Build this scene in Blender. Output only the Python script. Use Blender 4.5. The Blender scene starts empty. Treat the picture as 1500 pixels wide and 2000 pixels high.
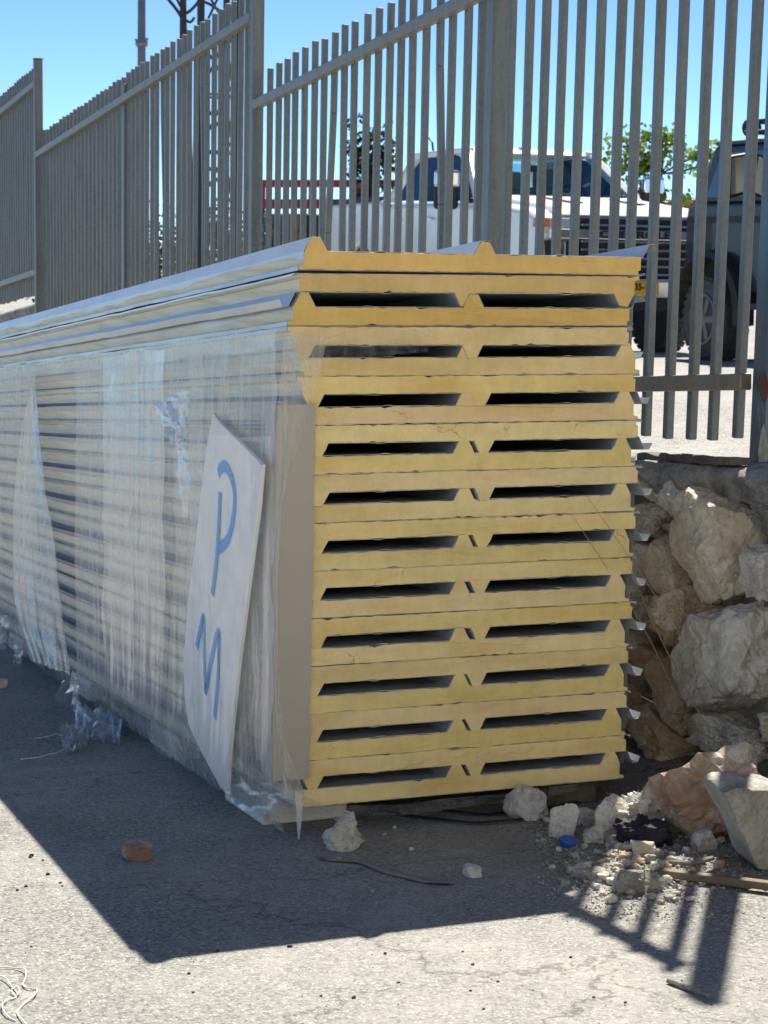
import bpy, bmesh, math, random
from mathutils import Vector, Matrix, noise
random.seed(7)
R_ = math.radians
scene = bpy.context.scene
COL = scene.collection

# ------------------------------------------------------------------ camera
EYE = Vector((0.0, 0.0, 1.67))
FPX, PITCH, ROLL, YAW = 3714.5, R_(8.123), R_(1.133), R_(20.769)
_f = Vector((math.sin(YAW)*math.cos(PITCH), math.cos(YAW)*math.cos(PITCH), -math.sin(PITCH)))
_r0 = Vector((math.cos(YAW), -math.sin(YAW), 0))
_u0 = _r0.cross(_f)
_r = math.cos(ROLL)*_r0 + math.sin(ROLL)*_u0
_u = _r.cross(_f)
cam_d = bpy.data.cameras.new('camera'); cam = bpy.data.objects.new('camera', cam_d); COL.objects.link(cam)
cam.matrix_world = Matrix(((_r.x, _u.x, -_f.x, EYE.x), (_r.y, _u.y, -_f.y, EYE.y), (_r.z, _u.z, -_f.z, EYE.z), (0, 0, 0, 1)))
cam_d.sensor_fit = 'VERTICAL'; cam_d.sensor_height = 36.0; cam_d.lens = FPX/2000*36.0
cam_d.clip_start = 0.05; cam_d.clip_end = 2000
cam_d.dof.use_dof = True; cam_d.dof.focus_distance = 5.3; cam_d.dof.aperture_fstop = 12
scene.camera = cam

# ------------------------------------------------------------------ light
SUN_DIR = Vector((-0.346, -0.521, -0.780)).normalized()      # the way the light travels
SUN_EL = math.asin(-SUN_DIR.z); SUN_AZ = math.atan2(-SUN_DIR.x, -SUN_DIR.y)
world = bpy.data.worlds.new('World'); scene.world = world; world.use_nodes = True
wn = world.node_tree.nodes; wl = world.node_tree.links
sky = wn.new('ShaderNodeTexSky'); sky.sky_type = 'NISHITA'; sky.sun_disc = False
sky.sun_elevation = SUN_EL; sky.sun_rotation = SUN_AZ; sky.altitude = 0; sky.air_density = 0.4; sky.dust_density = 0.0; sky.ozone_density = 4.5
wn['Background'].inputs['Strength'].default_value = 0.088
tint = wn.new('ShaderNodeMix'); tint.data_type = 'RGBA'; tint.blend_type = 'MULTIPLY'; tint.inputs[0].default_value = 1.0
tint.inputs[7].default_value = (0.90, 1.0, 1.0, 1)         # camera white balance, the same for the whole sky
wl.new(sky.outputs[0], tint.inputs[6]); wl.new(tint.outputs[2], wn['Background'].inputs['Color'])
sun_d = bpy.data.lights.new('sun', 'SUN'); sun_d.energy = 5.0; sun_d.angle = R_(0.53); sun_d.color = (1.0, 0.93, 0.82)
sun = bpy.data.objects.new('sun', sun_d); COL.objects.link(sun)
sun.rotation_euler = SUN_DIR.to_track_quat('-Z', 'Y').to_euler()
vs = scene.view_settings
vs.view_transform = 'Standard'; vs.look = 'None'; vs.gamma = 1; vs.use_curve_mapping = False; vs.exposure = 1.05
try:
    scene.cycles.transparent_max_bounces = 24; scene.cycles.max_bounces = 10; scene.cycles.diffuse_bounces = 5
except Exception: pass

# ------------------------------------------------------------------ geometry of the place
SL = 0.0925                 # the road falls away by 9 cm a metre
X0, Y0 = 1.6623, 4.9384     # front left corner of the stack
def ray(px, py): return ((px-750)/FPX)*_r - ((py-1000)/FPX)*_u + _f
def at_x(px, py, X): d = ray(px, py); return EYE + d*((X-EYE.x)/d.x)
def at_y(px, py, Y): d = ray(px, py); return EYE + d*((Y-EYE.y)/d.y)
def gz(y): return -SL*(y-Y0)
def on_ground(px, py):
    d = ray(px, py); t = (SL*Y0-EYE.z)/(d.z+SL*d.y); return EYE + d*t
def at_depth(px, py, dep): return EYE + ray(px, py)*dep

# ------------------------------------------------------------------ helpers
def link(name, me, parent=None):
    o = bpy.data.objects.new(name, me); COL.objects.link(o)
    if parent: o.parent = parent
    return o
def tag(o, label=None, cat=None, group=None, kind=None):
    if label: o['label'] = label
    if cat: o['category'] = cat
    if group: o['group'] = group
    if kind: o['kind'] = kind
    return o
def empty(name, loc, label=None, cat=None, group=None):
    o = bpy.data.objects.new(name, None); o.empty_display_size = .1; COL.objects.link(o); o.location = loc
    return tag(o, label, cat, group)

class MB:
    def __init__(s): s.v = []; s.f = []; s.m = []; s.uv = None
    def add(s, vs_, fs, m=0):
        b = len(s.v); s.v += [tuple(v) for v in vs_]
        for f in fs: s.f.append(tuple(i+b for i in f)); s.m.append(m)
    def box(s, a, b, m=0):
        x0, y0, z0 = a; x1, y1, z1 = b
        s.add([(x0,y0,z0),(x1,y0,z0),(x1,y1,z0),(x0,y1,z0),(x0,y0,z1),(x1,y0,z1),(x1,y1,z1),(x0,y1,z1)],
              [(0,3,2,1),(4,5,6,7),(0,1,5,4),(1,2,6,5),(2,3,7,6),(3,0,4,7)], m)
    def hexa(s, p, m=0):   # 8 points: bottom 4, top 4
        s.add(p, [(0,3,2,1),(4,5,6,7),(0,1,5,4),(1,2,6,5),(2,3,7,6),(3,0,4,7)], m)
    def tube(s, pts, r, n=8, m=0, cap=True):
        pts = [Vector(p) for p in pts]; rs = r if isinstance(r, (list, tuple)) else [r]*len(pts)
        rings = []; prev = None
        for i, p in enumerate(pts):
            t = (pts[min(i+1, len(pts)-1)]-pts[max(i-1, 0)])
            t = t.normalized() if t.length > 1e-9 else Vector((0,0,1))
            if prev is None: a = t.orthogonal().normalized()
            else:
                a = prev - t*prev.dot(t); a = a.normalized() if a.length > 1e-6 else t.orthogonal().normalized()
            prev = a; b = t.cross(a)
            rings.append([p + (a*math.cos(2*math.pi*k/n)+b*math.sin(2*math.pi*k/n))*rs[i] for k in range(n)])
        vv = [v for g in rings for v in g]; ff = []
        for i in range(len(pts)-1):
            for k in range(n): ff.append((i*n+k, i*n+(k+1) % n, (i+1)*n+(k+1) % n, (i+1)*n+k))
        if cap: ff.append(tuple(range(n-1, -1, -1))); ff.append(tuple((len(pts)-1)*n+k for k in range(n)))
        s.add(vv, ff, m)
    def bar(s, a, b, w, h, up=(0,0,1), m=0):   # rectangular bar from a to b
        a = Vector(a); b = Vector(b); t = (b-a).normalized(); sd = t.cross(Vector(up)).normalized(); u = sd.cross(t)
        sd *= w/2; u *= h/2
        s.hexa([a-sd-u, a+sd-u, b+sd-u, b-sd-u, a-sd+u, a+sd+u, b+sd+u, b-sd+u], m)
    def prism(s, poly, ext, m=0, mside=None):   # poly: 3D points, ext: vector
        n = len(poly); e = Vector(ext); vv = [Vector(p) for p in poly]
        vv = vv + [p+e for p in vv]
        s.add(vv, [tuple(range(n-1, -1, -1)), tuple(range(n, 2*n))], m)
        b = len(s.v)-2*n
        for i in range(n):
            j = (i+1) % n
            s.f.append((b+i, b+j, b+n+j, b+n+i)); s.m.append(m if mside is None else mside)
    def lathe(s, prof, axis_o, axis, n=24, m=0):   # prof: (r, h) list
        ax = Vector(axis).normalized(); a = ax.orthogonal().normalized(); b = ax.cross(a); o = Vector(axis_o)
        vv = []; ff = []
        for (r, h) in prof:
            for k in range(n):
                vv.append(o+ax*h+(a*math.cos(2*math.pi*k/n)+b*math.sin(2*math.pi*k/n))*r)
        for i in range(len(prof)-1):
            for k in range(n): ff.append((i*n+k, i*n+(k+1) % n, (i+1)*n+(k+1) % n, (i+1)*n+k))
        ff.append(tuple(range(n-1, -1, -1))); ff.append(tuple((len(prof)-1)*n+k for k in range(n)))
        s.add(vv, ff, m)
    def build(s, name, mats, parent=None, smooth=False, fix=True):
        me = bpy.data.meshes.new(name); me.from_pydata(s.v, [], s.f)
        mats = mats if isinstance(mats, (list, tuple)) else [mats]
        for mm in mats: me.materials.append(mm)
        me.polygons.foreach_set('material_index', s.m)
        if fix:
            bm = bmesh.new(); bm.from_mesh(me); bmesh.ops.recalc_face_normals(bm, faces=bm.faces); bm.to_mesh(me); bm.free()
        if smooth: me.polygons.foreach_set('use_smooth', [True]*len(me.polygons))
        me.update()
        return link(name, me, parent)
def bevel(o, w, seg=2, ang=30):
    md = o.modifiers.new('bevel', 'BEVEL'); md.width = w; md.segments = seg; md.limit_method = 'ANGLE'; md.angle_limit = R_(ang)
    md.harden_normals = False
    return o
def local(pts, o): return [Vector(p)-Vector(o) for p in pts]

# ------------------------------------------------------------------ materials
def new_mat(name):
    m = bpy.data.materials.new(name); m.use_nodes = True
    return m, m.node_tree.nodes, m.node_tree.links, m.node_tree.nodes['Principled BSDF']
def ramp(n, stops):
    r = n.new('ShaderNodeValToRGB'); e = r.color_ramp.elements
    while len(e) < len(stops): e.new(.5)
    for k, (p, c) in enumerate(stops):
        e[k].position = p; e[k].color = (c[0], c[1], c[2], 1) if not isinstance(c, (int, float)) else (c, c, c, 1)
    return r
def tex_noise(n, l, vec, scale, detail=4, rough=.55):
    t = n.new('ShaderNodeTexNoise'); t.inputs['Scale'].default_value = scale; t.inputs['Detail'].default_value = detail; t.inputs['Roughness'].default_value = rough
    if vec is not None: l.new(vec, t.inputs['Vector'])
    return t
def mapping(n, l, vec, sc=(1,1,1), rot=(0,0,0)):
    t = n.new('ShaderNodeMapping'); t.inputs['Scale'].default_value = sc; t.inputs['Rotation'].default_value = rot
    l.new(vec, t.inputs['Vector']); return t.outputs[0]
def mixc(n, l, fac, a, b, mode='MIX'):
    t = n.new('ShaderNodeMix'); t.data_type = 'RGBA'; t.blend_type = mode
    if isinstance(fac, (int, float)): t.inputs[0].default_value = fac
    else: l.new(fac, t.inputs[0])
    for k, v in ((6, a), (7, b)):
        if isinstance(v, (tuple, list)): t.inputs[k].default_value = (v[0], v[1], v[2], 1)
        else: l.new(v, t.inputs[k])
    return t.outputs[2]
def math_n(n, l, op, a, b=None, clamp=False):
    t = n.new('ShaderNodeMath'); t.operation = op; t.use_clamp = clamp
    for k, v in ((0, a), (1, b)):
        if v is None: continue
        if isinstance(v, (int, float)): t.inputs[k].default_value = v
        else: l.new(v, t.inputs[k])
    return t.outputs[0]
def bump(n, l, h, strength, dist, bs):
    t = n.new('ShaderNodeBump'); t.inputs['Strength'].default_value = strength; t.inputs['Distance'].default_value = dist
    l.new(h, t.inputs['Height']); l.new(t.outputs[0], bs.inputs['Normal'])
def coords(n, kind='Object'):
    return n.new('ShaderNodeTexCoord').outputs[kind]
def simple(name, c, rough=.6, metal=0, var=.15, scale=8, bmp=0, c2=None, world_space=False):
    m, n, l, b = new_mat(name)
    if world_space: v = n.new('ShaderNodeNewGeometry').outputs['Position']
    else: v = coords(n)
    t = tex_noise(n, l, v, scale, 6, .6)
    d = c2 or tuple(x*(1-var) for x in c)
    e = tuple(min(1, x*(1+var*.6)) for x in c)
    r = ramp(n, [(.3, d), (.55, c), (.75, e)]); l.new(t.outputs[0], r.inputs[0]); l.new(r.outputs[0], b.inputs['Base Color'])
    b.inputs['Roughness'].default_value = rough; b.inputs['Metallic'].default_value = metal
    if bmp: bump(n, l, t.outputs[0], bmp, .01, b)
    return m

def mat_asphalt(name, base, chip, dark, dust):
    m, n, l, b = new_mat(name); v = n.new('ShaderNodeNewGeometry').outputs['Position']
    vor = n.new('ShaderNodeTexVoronoi'); vor.inputs['Scale'].default_value = 130; l.new(mapping(n, l, v, (1, 1, .2)), vor.inputs['Vector'])
    sep = n.new('ShaderNodeSeparateColor'); l.new(vor.outputs['Color'], sep.inputs[0])
    chipf = ramp(n, [(.55, 0), (.80, 1)]); l.new(sep.outputs[0], chipf.inputs[0])
    edge = ramp(n, [(.15, 1), (.62, 0)]); l.new(vor.outputs['Distance'], edge.inputs[0])
    cf = math_n(n, l, 'MULTIPLY', chipf.outputs[0], edge.outputs[0])
    big = tex_noise(n, l, v, .9, 6, .62); mid = tex_noise(n, l, v, 7, 6, .65); fine = tex_noise(n, l, v, 300, 3, .6)
    c = mixc(n, l, cf, base, chip)
    dk = ramp(n, [(.60, 0), (.80, 1)]); l.new(sep.outputs[1], dk.inputs[0])
    c = mixc(n, l, math_n(n, l, 'MULTIPLY', dk.outputs[0], .6), c, dark)
    fr = ramp(n, [(.35, .72), (.7, 1.2)]); l.new(fine.outputs[0], fr.inputs[0])
    c = mixc(n, l, 1.0, c, fr.outputs[0], 'MULTIPLY')
    dr = ramp(n, [(.42, 0), (.72, 1)]); l.new(big.outputs[0], dr.inputs[0])
    mr = ramp(n, [(.4, 0), (.75, 1)]); l.new(mid.outputs[0], mr.inputs[0])
    df = math_n(n, l, 'MULTIPLY', dr.outputs[0], math_n(n, l, 'ADD', mr.outputs[0], .35), True)
    c = mixc(n, l, math_n(n, l, 'MULTIPLY', df, .75), c, dust)
    # old tyre smears and fine straw-like scratches
    st = tex_noise(n, l, mapping(n, l, v, (3, 46, 3), (0, 0, R_(24))), 1.0, 5, .6)
    sr = ramp(n, [(.62, 0), (.72, 1)]); l.new(st.outputs[0], sr.inputs[0])
    c = mixc(n, l, math_n(n, l, 'MULTIPLY', sr.outputs[0], .35), c, dust)
    # darker worn patches and a few hairline cracks
    ol = tex_noise(n, l, mapping(n, l, v, (1.2, .8, 1), (0, 0, .5)), 1.3, 7, .6); olr = ramp(n, [(.54, 0), (.68, 1)]); l.new(ol.outputs[0], olr.inputs[0])
    c = mixc(n, l, math_n(n, l, 'MULTIPLY', olr.outputs[0], .45), c, tuple(x*.62 for x in base))
    wn_ = tex_noise(n, l, v, 3.0, 5, .65); wm_ = n.new('ShaderNodeVectorMath'); wm_.operation = 'MULTIPLY_ADD'; l.new(wn_.outputs['Color'], wm_.inputs[0]); wm_.inputs[1].default_value = (.55, .55, .0); l.new(v, wm_.inputs[2])
    vc = n.new('ShaderNodeTexVoronoi'); vc.feature = 'DISTANCE_TO_EDGE'; vc.inputs['Scale'].default_value = .75; l.new(mapping(n, l, wm_.outputs[0], (1, 1, 0)), vc.inputs['Vector'])
    ck = ramp(n, [(.0, 1), (.0045, 0)]); l.new(vc.outputs['Distance'], ck.inputs[0])
    c = mixc(n, l, math_n(n, l, 'MULTIPLY', ck.outputs[0], .7), c, tuple(x*.3 for x in base))
    l.new(c, b.inputs['Base Color']); b.inputs['Roughness'].default_value = .93; b.inputs['Specular IOR Level'].default_value = .25
    hh = math_n(n, l, 'ADD', math_n(n, l, 'MULTIPLY', edge.outputs[0], .6), math_n(n, l, 'MULTIPLY', fine.outputs[0], .5))
    bump(n, l, hh, .6, .003, b)
    return m
def mat_foam():
    m, n, l, b = new_mat('yellow_foam'); v = coords(n); oi = n.new('ShaderNodeObjectInfo')
    rnd = n.new('ShaderNodeCombineXYZ'); l.new(math_n(n, l, 'MULTIPLY', oi.outputs['Random'], 37.0), rnd.inputs[0]); l.new(math_n(n, l, 'MULTIPLY', oi.outputs['Random'], 91.0), rnd.inputs[2])
    va = n.new('ShaderNodeVectorMath'); va.operation = 'ADD'; l.new(v, va.inputs[0]); l.new(rnd.outputs[0], va.inputs[1]); vv = va.outputs[0]
    big = tex_noise(n, l, mapping(n, l, vv, (3.2, 1, 9)), 1.0, 5, .6)
    br = ramp(n, [(.30, (.86, .84, .78)), (.55, (1, 1, 1)), (.8, (1.03, 1.02, 1.0))]); l.new(big.outputs[0], br.inputs[0])
    c = mixc(n, l, 1.0, oi.outputs['Color'], br.outputs[0], 'MULTIPLY')
    # aged brown tint in patches
    ag = tex_noise(n, l, mapping(n, l, vv, (1.6, 1, 6)), 1.7, 4, .5); ar = ramp(n, [(.48, 0), (.72, 1)]); l.new(ag.outputs[0], ar.inputs[0])
    c = mixc(n, l, math_n(n, l, 'MULTIPLY', ar.outputs[0], .45), c, (.72, .44, .12))
    vs_ = tex_noise(n, l, mapping(n, l, vv, (24, 24, 9)), 1.0, 6, .7); vr = ramp(n, [(.3, .90), (.6, 1.02)]); l.new(vs_.outputs[0], vr.inputs[0])
    c = mixc(n, l, 1.0, c, vr.outputs[0], 'MULTIPLY')
    # cracks and pits
    vo = n.new('ShaderNodeTexVoronoi'); vo.feature = 'DISTANCE_TO_EDGE'; vo.inputs['Scale'].default_value = 1.0
    wv = tex_noise(n, l, vv, 14, 4, .6); wm = n.new('ShaderNodeVectorMath'); wm.operation = 'MULTIPLY_ADD'
    l.new(wv.outputs['Color'], wm.inputs[0]); wm.inputs[1].default_value = (.09, .09, .09); l.new(vv, wm.inputs[2])
    l.new(mapping(n, l, wm.outputs[0], (7, 7, 10)), vo.inputs['Vector'])
    cr = ramp(n, [(.0, 1), (.014, 0)]); l.new(vo.outputs['Distance'], cr.inputs[0])
    gate = tex_noise(n, l, vv, 7, 2, .5); gr = ramp(n, [(.62, 0), (.72, .8)]); l.new(gate.outputs[0], gr.inputs[0])
    cf = math_n(n, l, 'MULTIPLY', cr.outputs[0], gr.outputs[0])
    pt = n.new('ShaderNodeTexVoronoi'); pt.inputs['Scale'].default_value = 70; l.new(vv, pt.inputs['Vector'])
    pr = ramp(n, [(.05, 1), (.11, 0)]); l.new(pt.outputs['Distance'], pr.inputs[0])
    pg = tex_noise(n, l, vv, 23, 2, .5); pgr = ramp(n, [(.62, 0), (.68, 1)]); l.new(pg.outputs[0], pgr.inputs[0])
    pf = math_n(n, l, 'MULTIPLY', pr.outputs[0], pgr.outputs[0])
    c = mixc(n, l, math_n(n, l, 'MULTIPLY', math_n(n, l, 'MAXIMUM', cf, pf), .6), c, (.22, .12, .03))
    gm = tex_noise(n, l, mapping(n, l, vv, (9, 9, 14)), 1.0, 7, .75); gmr = ramp(n, [(.56, 0), (.74, 1)]); l.new(gm.outputs[0], gmr.inputs[0])
    c = mixc(n, l, math_n(n, l, 'MULTIPLY', gmr.outputs[0], .35), c, (.46, .32, .14))
    l.new(c, b.inputs['Base Color']); b.inputs['Roughness'].default_value = .85; b.inputs['Specular IOR Level'].default_value = .2
    fn = tex_noise(n, l, vv, 120, 6, .7)
    bump(n, l, math_n(n, l, 'SUBTRACT', fn.outputs[0], math_n(n, l, 'MULTIPLY', cf, 1.5)), .6, .005, b)
    return m
def mat_edge_tape():
    m, n, l, b = new_mat('cream_edge_tape'); v = coords(n)
    t = tex_noise(n, l, mapping(n, l, v, (3, 1.2, 30)), 1.6, 6, .65)
    r = ramp(n, [(.3, (.55, .48, .34)), (.5, (.76, .70, .54)), (.72, (.86, .82, .70))]); l.new(t.outputs[0], r.inputs[0])
    l.new(r.outputs[0], b.inputs['Base Color']); b.inputs['Roughness'].default_value = .55
    bump(n, l, t.outputs[0], .4, .004, b); return m
def mat_skin():
    m, n, l, b = new_mat('painted_steel_skin'); v = coords(n)
    t = tex_noise(n, l, mapping(n, l, v, (4, .8, 4)), 2.5, 6, .65)
    r = ramp(n, [(.3, (.36, .39, .42)), (.55, (.49, .52, .55)), (.8, (.58, .61, .63))]); l.new(t.outputs[0], r.inputs[0])
    l.new(r.outputs[0], b.inputs['Base Color']); b.inputs['Roughness'].default_value = .32; b.inputs['Metallic'].default_value = .25
    return m
def mat_galv(name, c, rough=.45, var=.25, rust=False):
    m, n, l, b = new_mat(name); v = n.new('ShaderNodeNewGeometry').outputs['Position']
    t = tex_noise(n, l, mapping(n, l, v, (30, 30, 3)), 1.0, 6, .6); t2 = tex_noise(n, l, v, 55, 3, .6)
    f = math_n(n, l, 'ADD', math_n(n, l, 'MULTIPLY', t.outputs[0], .6), math_n(n, l, 'MULTIPLY', t2.outputs[0], .4))
    r = ramp(n, [(.35, tuple(x*(1-var) for x in c)), (.5, c), (.68, tuple(min(1, x*(1+var)) for x in c))]); l.new(f, r.inputs[0]); col = r.outputs[0]
    if rust:
        t3 = tex_noise(n, l, v, 6.5, 6, .6); rr = ramp(n, [(.655, 0), (.68, 1)]); l.new(t3.outputs[0], rr.inputs[0])
        col = mixc(n, l, rr.outputs[0], col, (.11, .028, .02))
        t4 = tex_noise(n, l, mapping(n, l, v, (14, 14, 4)), 1.0, 7, .75); wr = ramp(n, [(.56, 0), (.66, 1)]); l.new(t4.outputs[0], wr.inputs[0])
        col = mixc(n, l, math_n(n, l, 'MULTIPLY', wr.outputs[0], .55), col, (.42, .42, .40))
    l.new(col, b.inputs['Base Color']); b.inputs['Roughness'].default_value = rough; b.inputs['Metallic'].default_value = .35
    bump(n, l, t2.outputs[0], .15, .002, b)
    return m
def mat_rock(name, c_lo, c_mid, c_hi, stain=None, scale=5.0):
    m, n, l, b = new_mat(name); v = coords(n); oi = n.new('ShaderNodeObjectInfo')
    rn = n.new('ShaderNodeCombineXYZ'); l.new(math_n(n, l, 'MULTIPLY', oi.outputs['Random'], 50.0), rn.inputs[0])
    va = n.new('ShaderNodeVectorMath'); va.operation = 'ADD'; l.new(v, va.inputs[0]); l.new(rn.outputs[0], va.inputs[1]); v = va.outputs[0]
    a = tex_noise(n, l, v, scale, 8, .68); f2 = tex_noise(n, l, v, scale*11, 6, .7)
    f = math_n(n, l, 'ADD', math_n(n, l, 'MULTIPLY', a.outputs[0], .65), math_n(n, l, 'MULTIPLY', f2.outputs[0], .35))
    r = ramp(n, [(.40, c_lo), (.50, c_mid), (.585, c_hi)]); l.new(f, r.inputs[0]); c = r.outputs[0]
    if stain:
        s = tex_noise(n, l, v, scale*.9, 6, .65); sr = ramp(n, [(.47, 0), (.56, 1)]); l.new(s.outputs[0], sr.inputs[0])
        c = mixc(n, l, math_n(n, l, 'MULTIPLY', sr.outputs[0], .8), c, stain)
    sp = tex_noise(n, l, v, scale*26, 3, .6); spr = ramp(n, [(.62, 0), (.70, 1)]); l.new(sp.outputs[0], spr.inputs[0])
    c = mixc(n, l, math_n(n, l, 'MULTIPLY', spr.outputs[0], .5), c, tuple(x*.35 for x in c_lo))
    l.new(c, b.inputs['Base Color']); b.inputs['Roughness'].default_value = .92; b.inputs['Specular IOR Level'].default_value = .25
    bump(n, l, f, 1.0, .03, b)
    return m
def mat_film(name, lo, hi, sx=90., glossy=.35, tint=(.86, .89, .93)):
    """stretch film: clear plastic with milky streaks running down it"""
    m, n, l, b = new_mat(name); v = coords(n)
    s1 = tex_noise(n, l, mapping(n, l, v, (sx, sx, .9)), 1.0, 5, .7)
    s2 = tex_noise(n, l, mapping(n, l, v, (7, 7, 1.6)), 1.0, 4, .6)
    f = math_n(n, l, 'ADD', math_n(n, l, 'MULTIPLY', s1.outputs[0], .62), math_n(n, l, 'MULTIPLY', s2.outputs[0], .38))
    r = ramp(n, [(.40, lo), (.52, lo*.65+hi*.35), (.63, hi)]); l.new(f, r.inputs[0])
    tr = n.new('ShaderNodeBsdfTransparent'); df = n.new('ShaderNodeBsdfDiffuse'); tl = n.new('ShaderNodeBsdfTranslucent'); gl = n.new('ShaderNodeBsdfGlossy')
    for x in (df, tl): x.inputs['Color'].default_value = (*tint, 1)
    gl.inputs['Roughness'].default_value = .16; gl.inputs['Color'].default_value = (.9, .93, 1, 1)
    m1 = n.new('ShaderNodeMixShader'); m1.inputs[0].default_value = .3; l.new(df.outputs[0], m1.inputs[1]); l.new(tl.outputs[0], m1.inputs[2])
    m2 = n.new('ShaderNodeMixShader'); l.new(r.outputs[0], m2.inputs[0]); l.new(tr.outputs[0], m2.inputs[1]); l.new(m1.outputs[0], m2.inputs[2])
    fr = n.new('ShaderNodeFresnel'); fr.inputs['IOR'].default_value = 1.5
    m3 = n.new('ShaderNodeMixShader'); l.new(math_n(n, l, 'MULTIPLY', fr.outputs[0], glossy, True), m3.inputs[0]); l.new(m2.outputs[0], m3.inputs[1]); l.new(gl.outputs[0], m3.inputs[2])
    bt = n.new('ShaderNodeBump'); bt.inputs['Strength'].default_value = .5; bt.inputs['Distance'].default_value = .004; l.new(s1.outputs[0], bt.inputs['Height'])
    for x in (df, gl): l.new(bt.outputs[0], x.inputs['Normal'])
    l.new(m3.outputs[0], n['Material Output'].inputs['Surface'])
    return m
def mat_glass(name, c, rough=.05, trans=.0):
    m, n, l, b = new_mat(name); b.inputs['Base Color'].default_value = (*c, 1); b.inputs['Roughness'].default_value = rough
    b.inputs['Specular IOR Level'].default_value = .8; b.inputs['Coat Weight'].default_value = .5
    return m
def mat_tint(name, c, refl):
    m, n, l, b = new_mat(name); tr = n.new('ShaderNodeBsdfTransparent'); tr.inputs[0].default_value = (*c, 1)
    b.inputs['Base Color'].default_value = (.01, .02, .03, 1); b.inputs['Roughness'].default_value = .04; b.inputs['Specular IOR Level'].default_value = .8
    mx = n.new('ShaderNodeMixShader'); mx.inputs[0].default_value = refl; l.new(tr.outputs[0], mx.inputs[1]); l.new(b.outputs[0], mx.inputs[2]); l.new(mx.outputs[0], n['Material Output'].inputs['Surface']); return m
def mat_paint(name, c, rough=.25):
    m, n, l, b = new_mat(name); v = coords(n); t = tex_noise(n, l, v, 3, 5, .6)
    r = ramp(n, [(.3, tuple(x*.92 for x in c)), (.7, c)]); l.new(t.outputs[0], r.inputs[0]); l.new(r.outputs[0], b.inputs['Base Color'])
    b.inputs['Roughness'].default_value = rough; b.inputs['Coat Weight'].default_value = .3; return m
def mat_leaf(name, c, c2):
    m, n, l, b = new_mat(name); oi = n.new('ShaderNodeNewGeometry')
    r = ramp(n, [(0, c), (1, c2)]); l.new(oi.outputs['Random Per Island'], r.inputs[0]); l.new(r.outputs[0], b.inputs['Base Color'])
    b.inputs['Roughness'].default_value = .5
    tl = n.new('ShaderNodeBsdfTranslucent'); l.new(r.outputs[0], tl.inputs['Color']); mx = n.new('ShaderNodeMixShader'); mx.inputs[0].default_value = .35
    l.new(b.outputs[0], mx.inputs[1]); l.new(tl.outputs[0], mx.inputs[2]); l.new(mx.outputs[0], n['Material Output'].inputs['Surface'])
    return m
def mat_spray():
    m, n, l, b = new_mat('blue_spray_paint'); uv = n.new('ShaderNodeUVMap'); sp = n.new('ShaderNodeSeparateXYZ'); l.new(uv.outputs[0], sp.inputs[0])
    d = math_n(n, l, 'ABSOLUTE', math_n(n, l, 'SUBTRACT', sp.outputs[1], .5)); t = tex_noise(n, l, coords(n), 60, 4, .7)
    dd = math_n(n, l, 'ADD', d, math_n(n, l, 'MULTIPLY', math_n(n, l, 'SUBTRACT', t.outputs[0], .5), .14))
    r = ramp(n, [(.15, 1.0), (.30, .60), (.47, 0)]); l.new(dd, r.inputs[0])
    b.inputs['Base Color'].default_value = (.008, .28, .70, 1); b.inputs['Roughness'].default_value = .7
    l.new(r.outputs[0], b.inputs['Alpha']); return m

M = {}
M['asphalt'] = mat_asphalt('dusty_asphalt', (.255, .255, .24), (.52, .51, .475), (.085, .085, .083), (.40, .39, .355))
M['lot'] = mat_asphalt('pale_gravel_lot', (.32, .315, .30), (.60, .59, .56), (.08, .078, .07), (.42, .41, .38))
M['foam'] = mat_foam(); M['tape'] = mat_edge_tape(); M['skin'] = mat_skin()
M['galv'] = mat_galv('galvanised_steel', (.15, .165, .168)); M['galv_rail'] = mat_galv('galvanised_rail', (.20, .185, .155)); M['post'] = mat_galv('painted_post_steel', (.10, .135, .17), rust=True)
M['stone_pale'] = mat_rock('pale_limestone', (.40, .36, .29), (.68, .63, .54), (.82, .79, .72), (.60, .50, .38))
M['stone_ochre'] = mat_rock('ochre_limestone', (.33, .27, .20), (.62, .54, .43), (.78, .72, .62), (.54, .37, .25))
M['stone_grey'] = mat_rock('grey_limestone', (.38, .36, .32), (.64, .62, .575), (.78, .76, .71))
M['stone_red'] = mat_rock('red_stained_rock', (.34, .26, .19), (.62, .54, .43), (.78, .72, .61), (.46, .27, .18))
M['concrete'] = mat_rock('rough_concrete', (.17, .165, .155), (.34, .33, .31), (.48, .47, .44), None, 9)
M['chunk'] = mat_rock('pale_concrete_chunk', (.27, .26, .235), (.42, .405, .37), (.53, .515, .48), None, 6)
M['mortar'] = mat_rock('dark_mortar', (.13, .12, .10), (.30, .28, .24), (.44, .42, .37), None, 11)
M['wood'] = simple('weathered_wood', (.19, .145, .095), .85, 0, .5, 14, .5)
M['wood_grey'] = simple('grey_weathered_plank', (.13, .12, .10), .9, 0, .5, 14, .6)
M['eps'] = simple('white_polystyrene', (.80, .795, .77), .9, 0, .10, 60, .3)
M['board'] = simple('grey_brown_board', (.47, .43, .375), .85, 0, .05, 5)
M['whitesheet'] = simple('white_foam_sheet', (.82, .82, .80), .7, 0, .16, 9, .3)
M['film'] = mat_film('stretch_film', .12, .64, 38, .10, (.92, .90, .84)); M['film_d'] = mat_film('bunched_stretch_film', .12, .56, 60, .2, (.90, .89, .86)); M['film_c'] = mat_film('clear_stretch_film', .01, .22, 50, .3); M['film_t'] = mat_film('thin_clear_film', .0, .09, 40, .15)
M['film_scrap'] = mat_film('crumpled_film_scrap', .10, .62, 40, .6, (.80, .86, .95))
M['film_w'] = mat_film('milky_stretch_film', .55, .95, 60)
M['spray'] = mat_spray()
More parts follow.
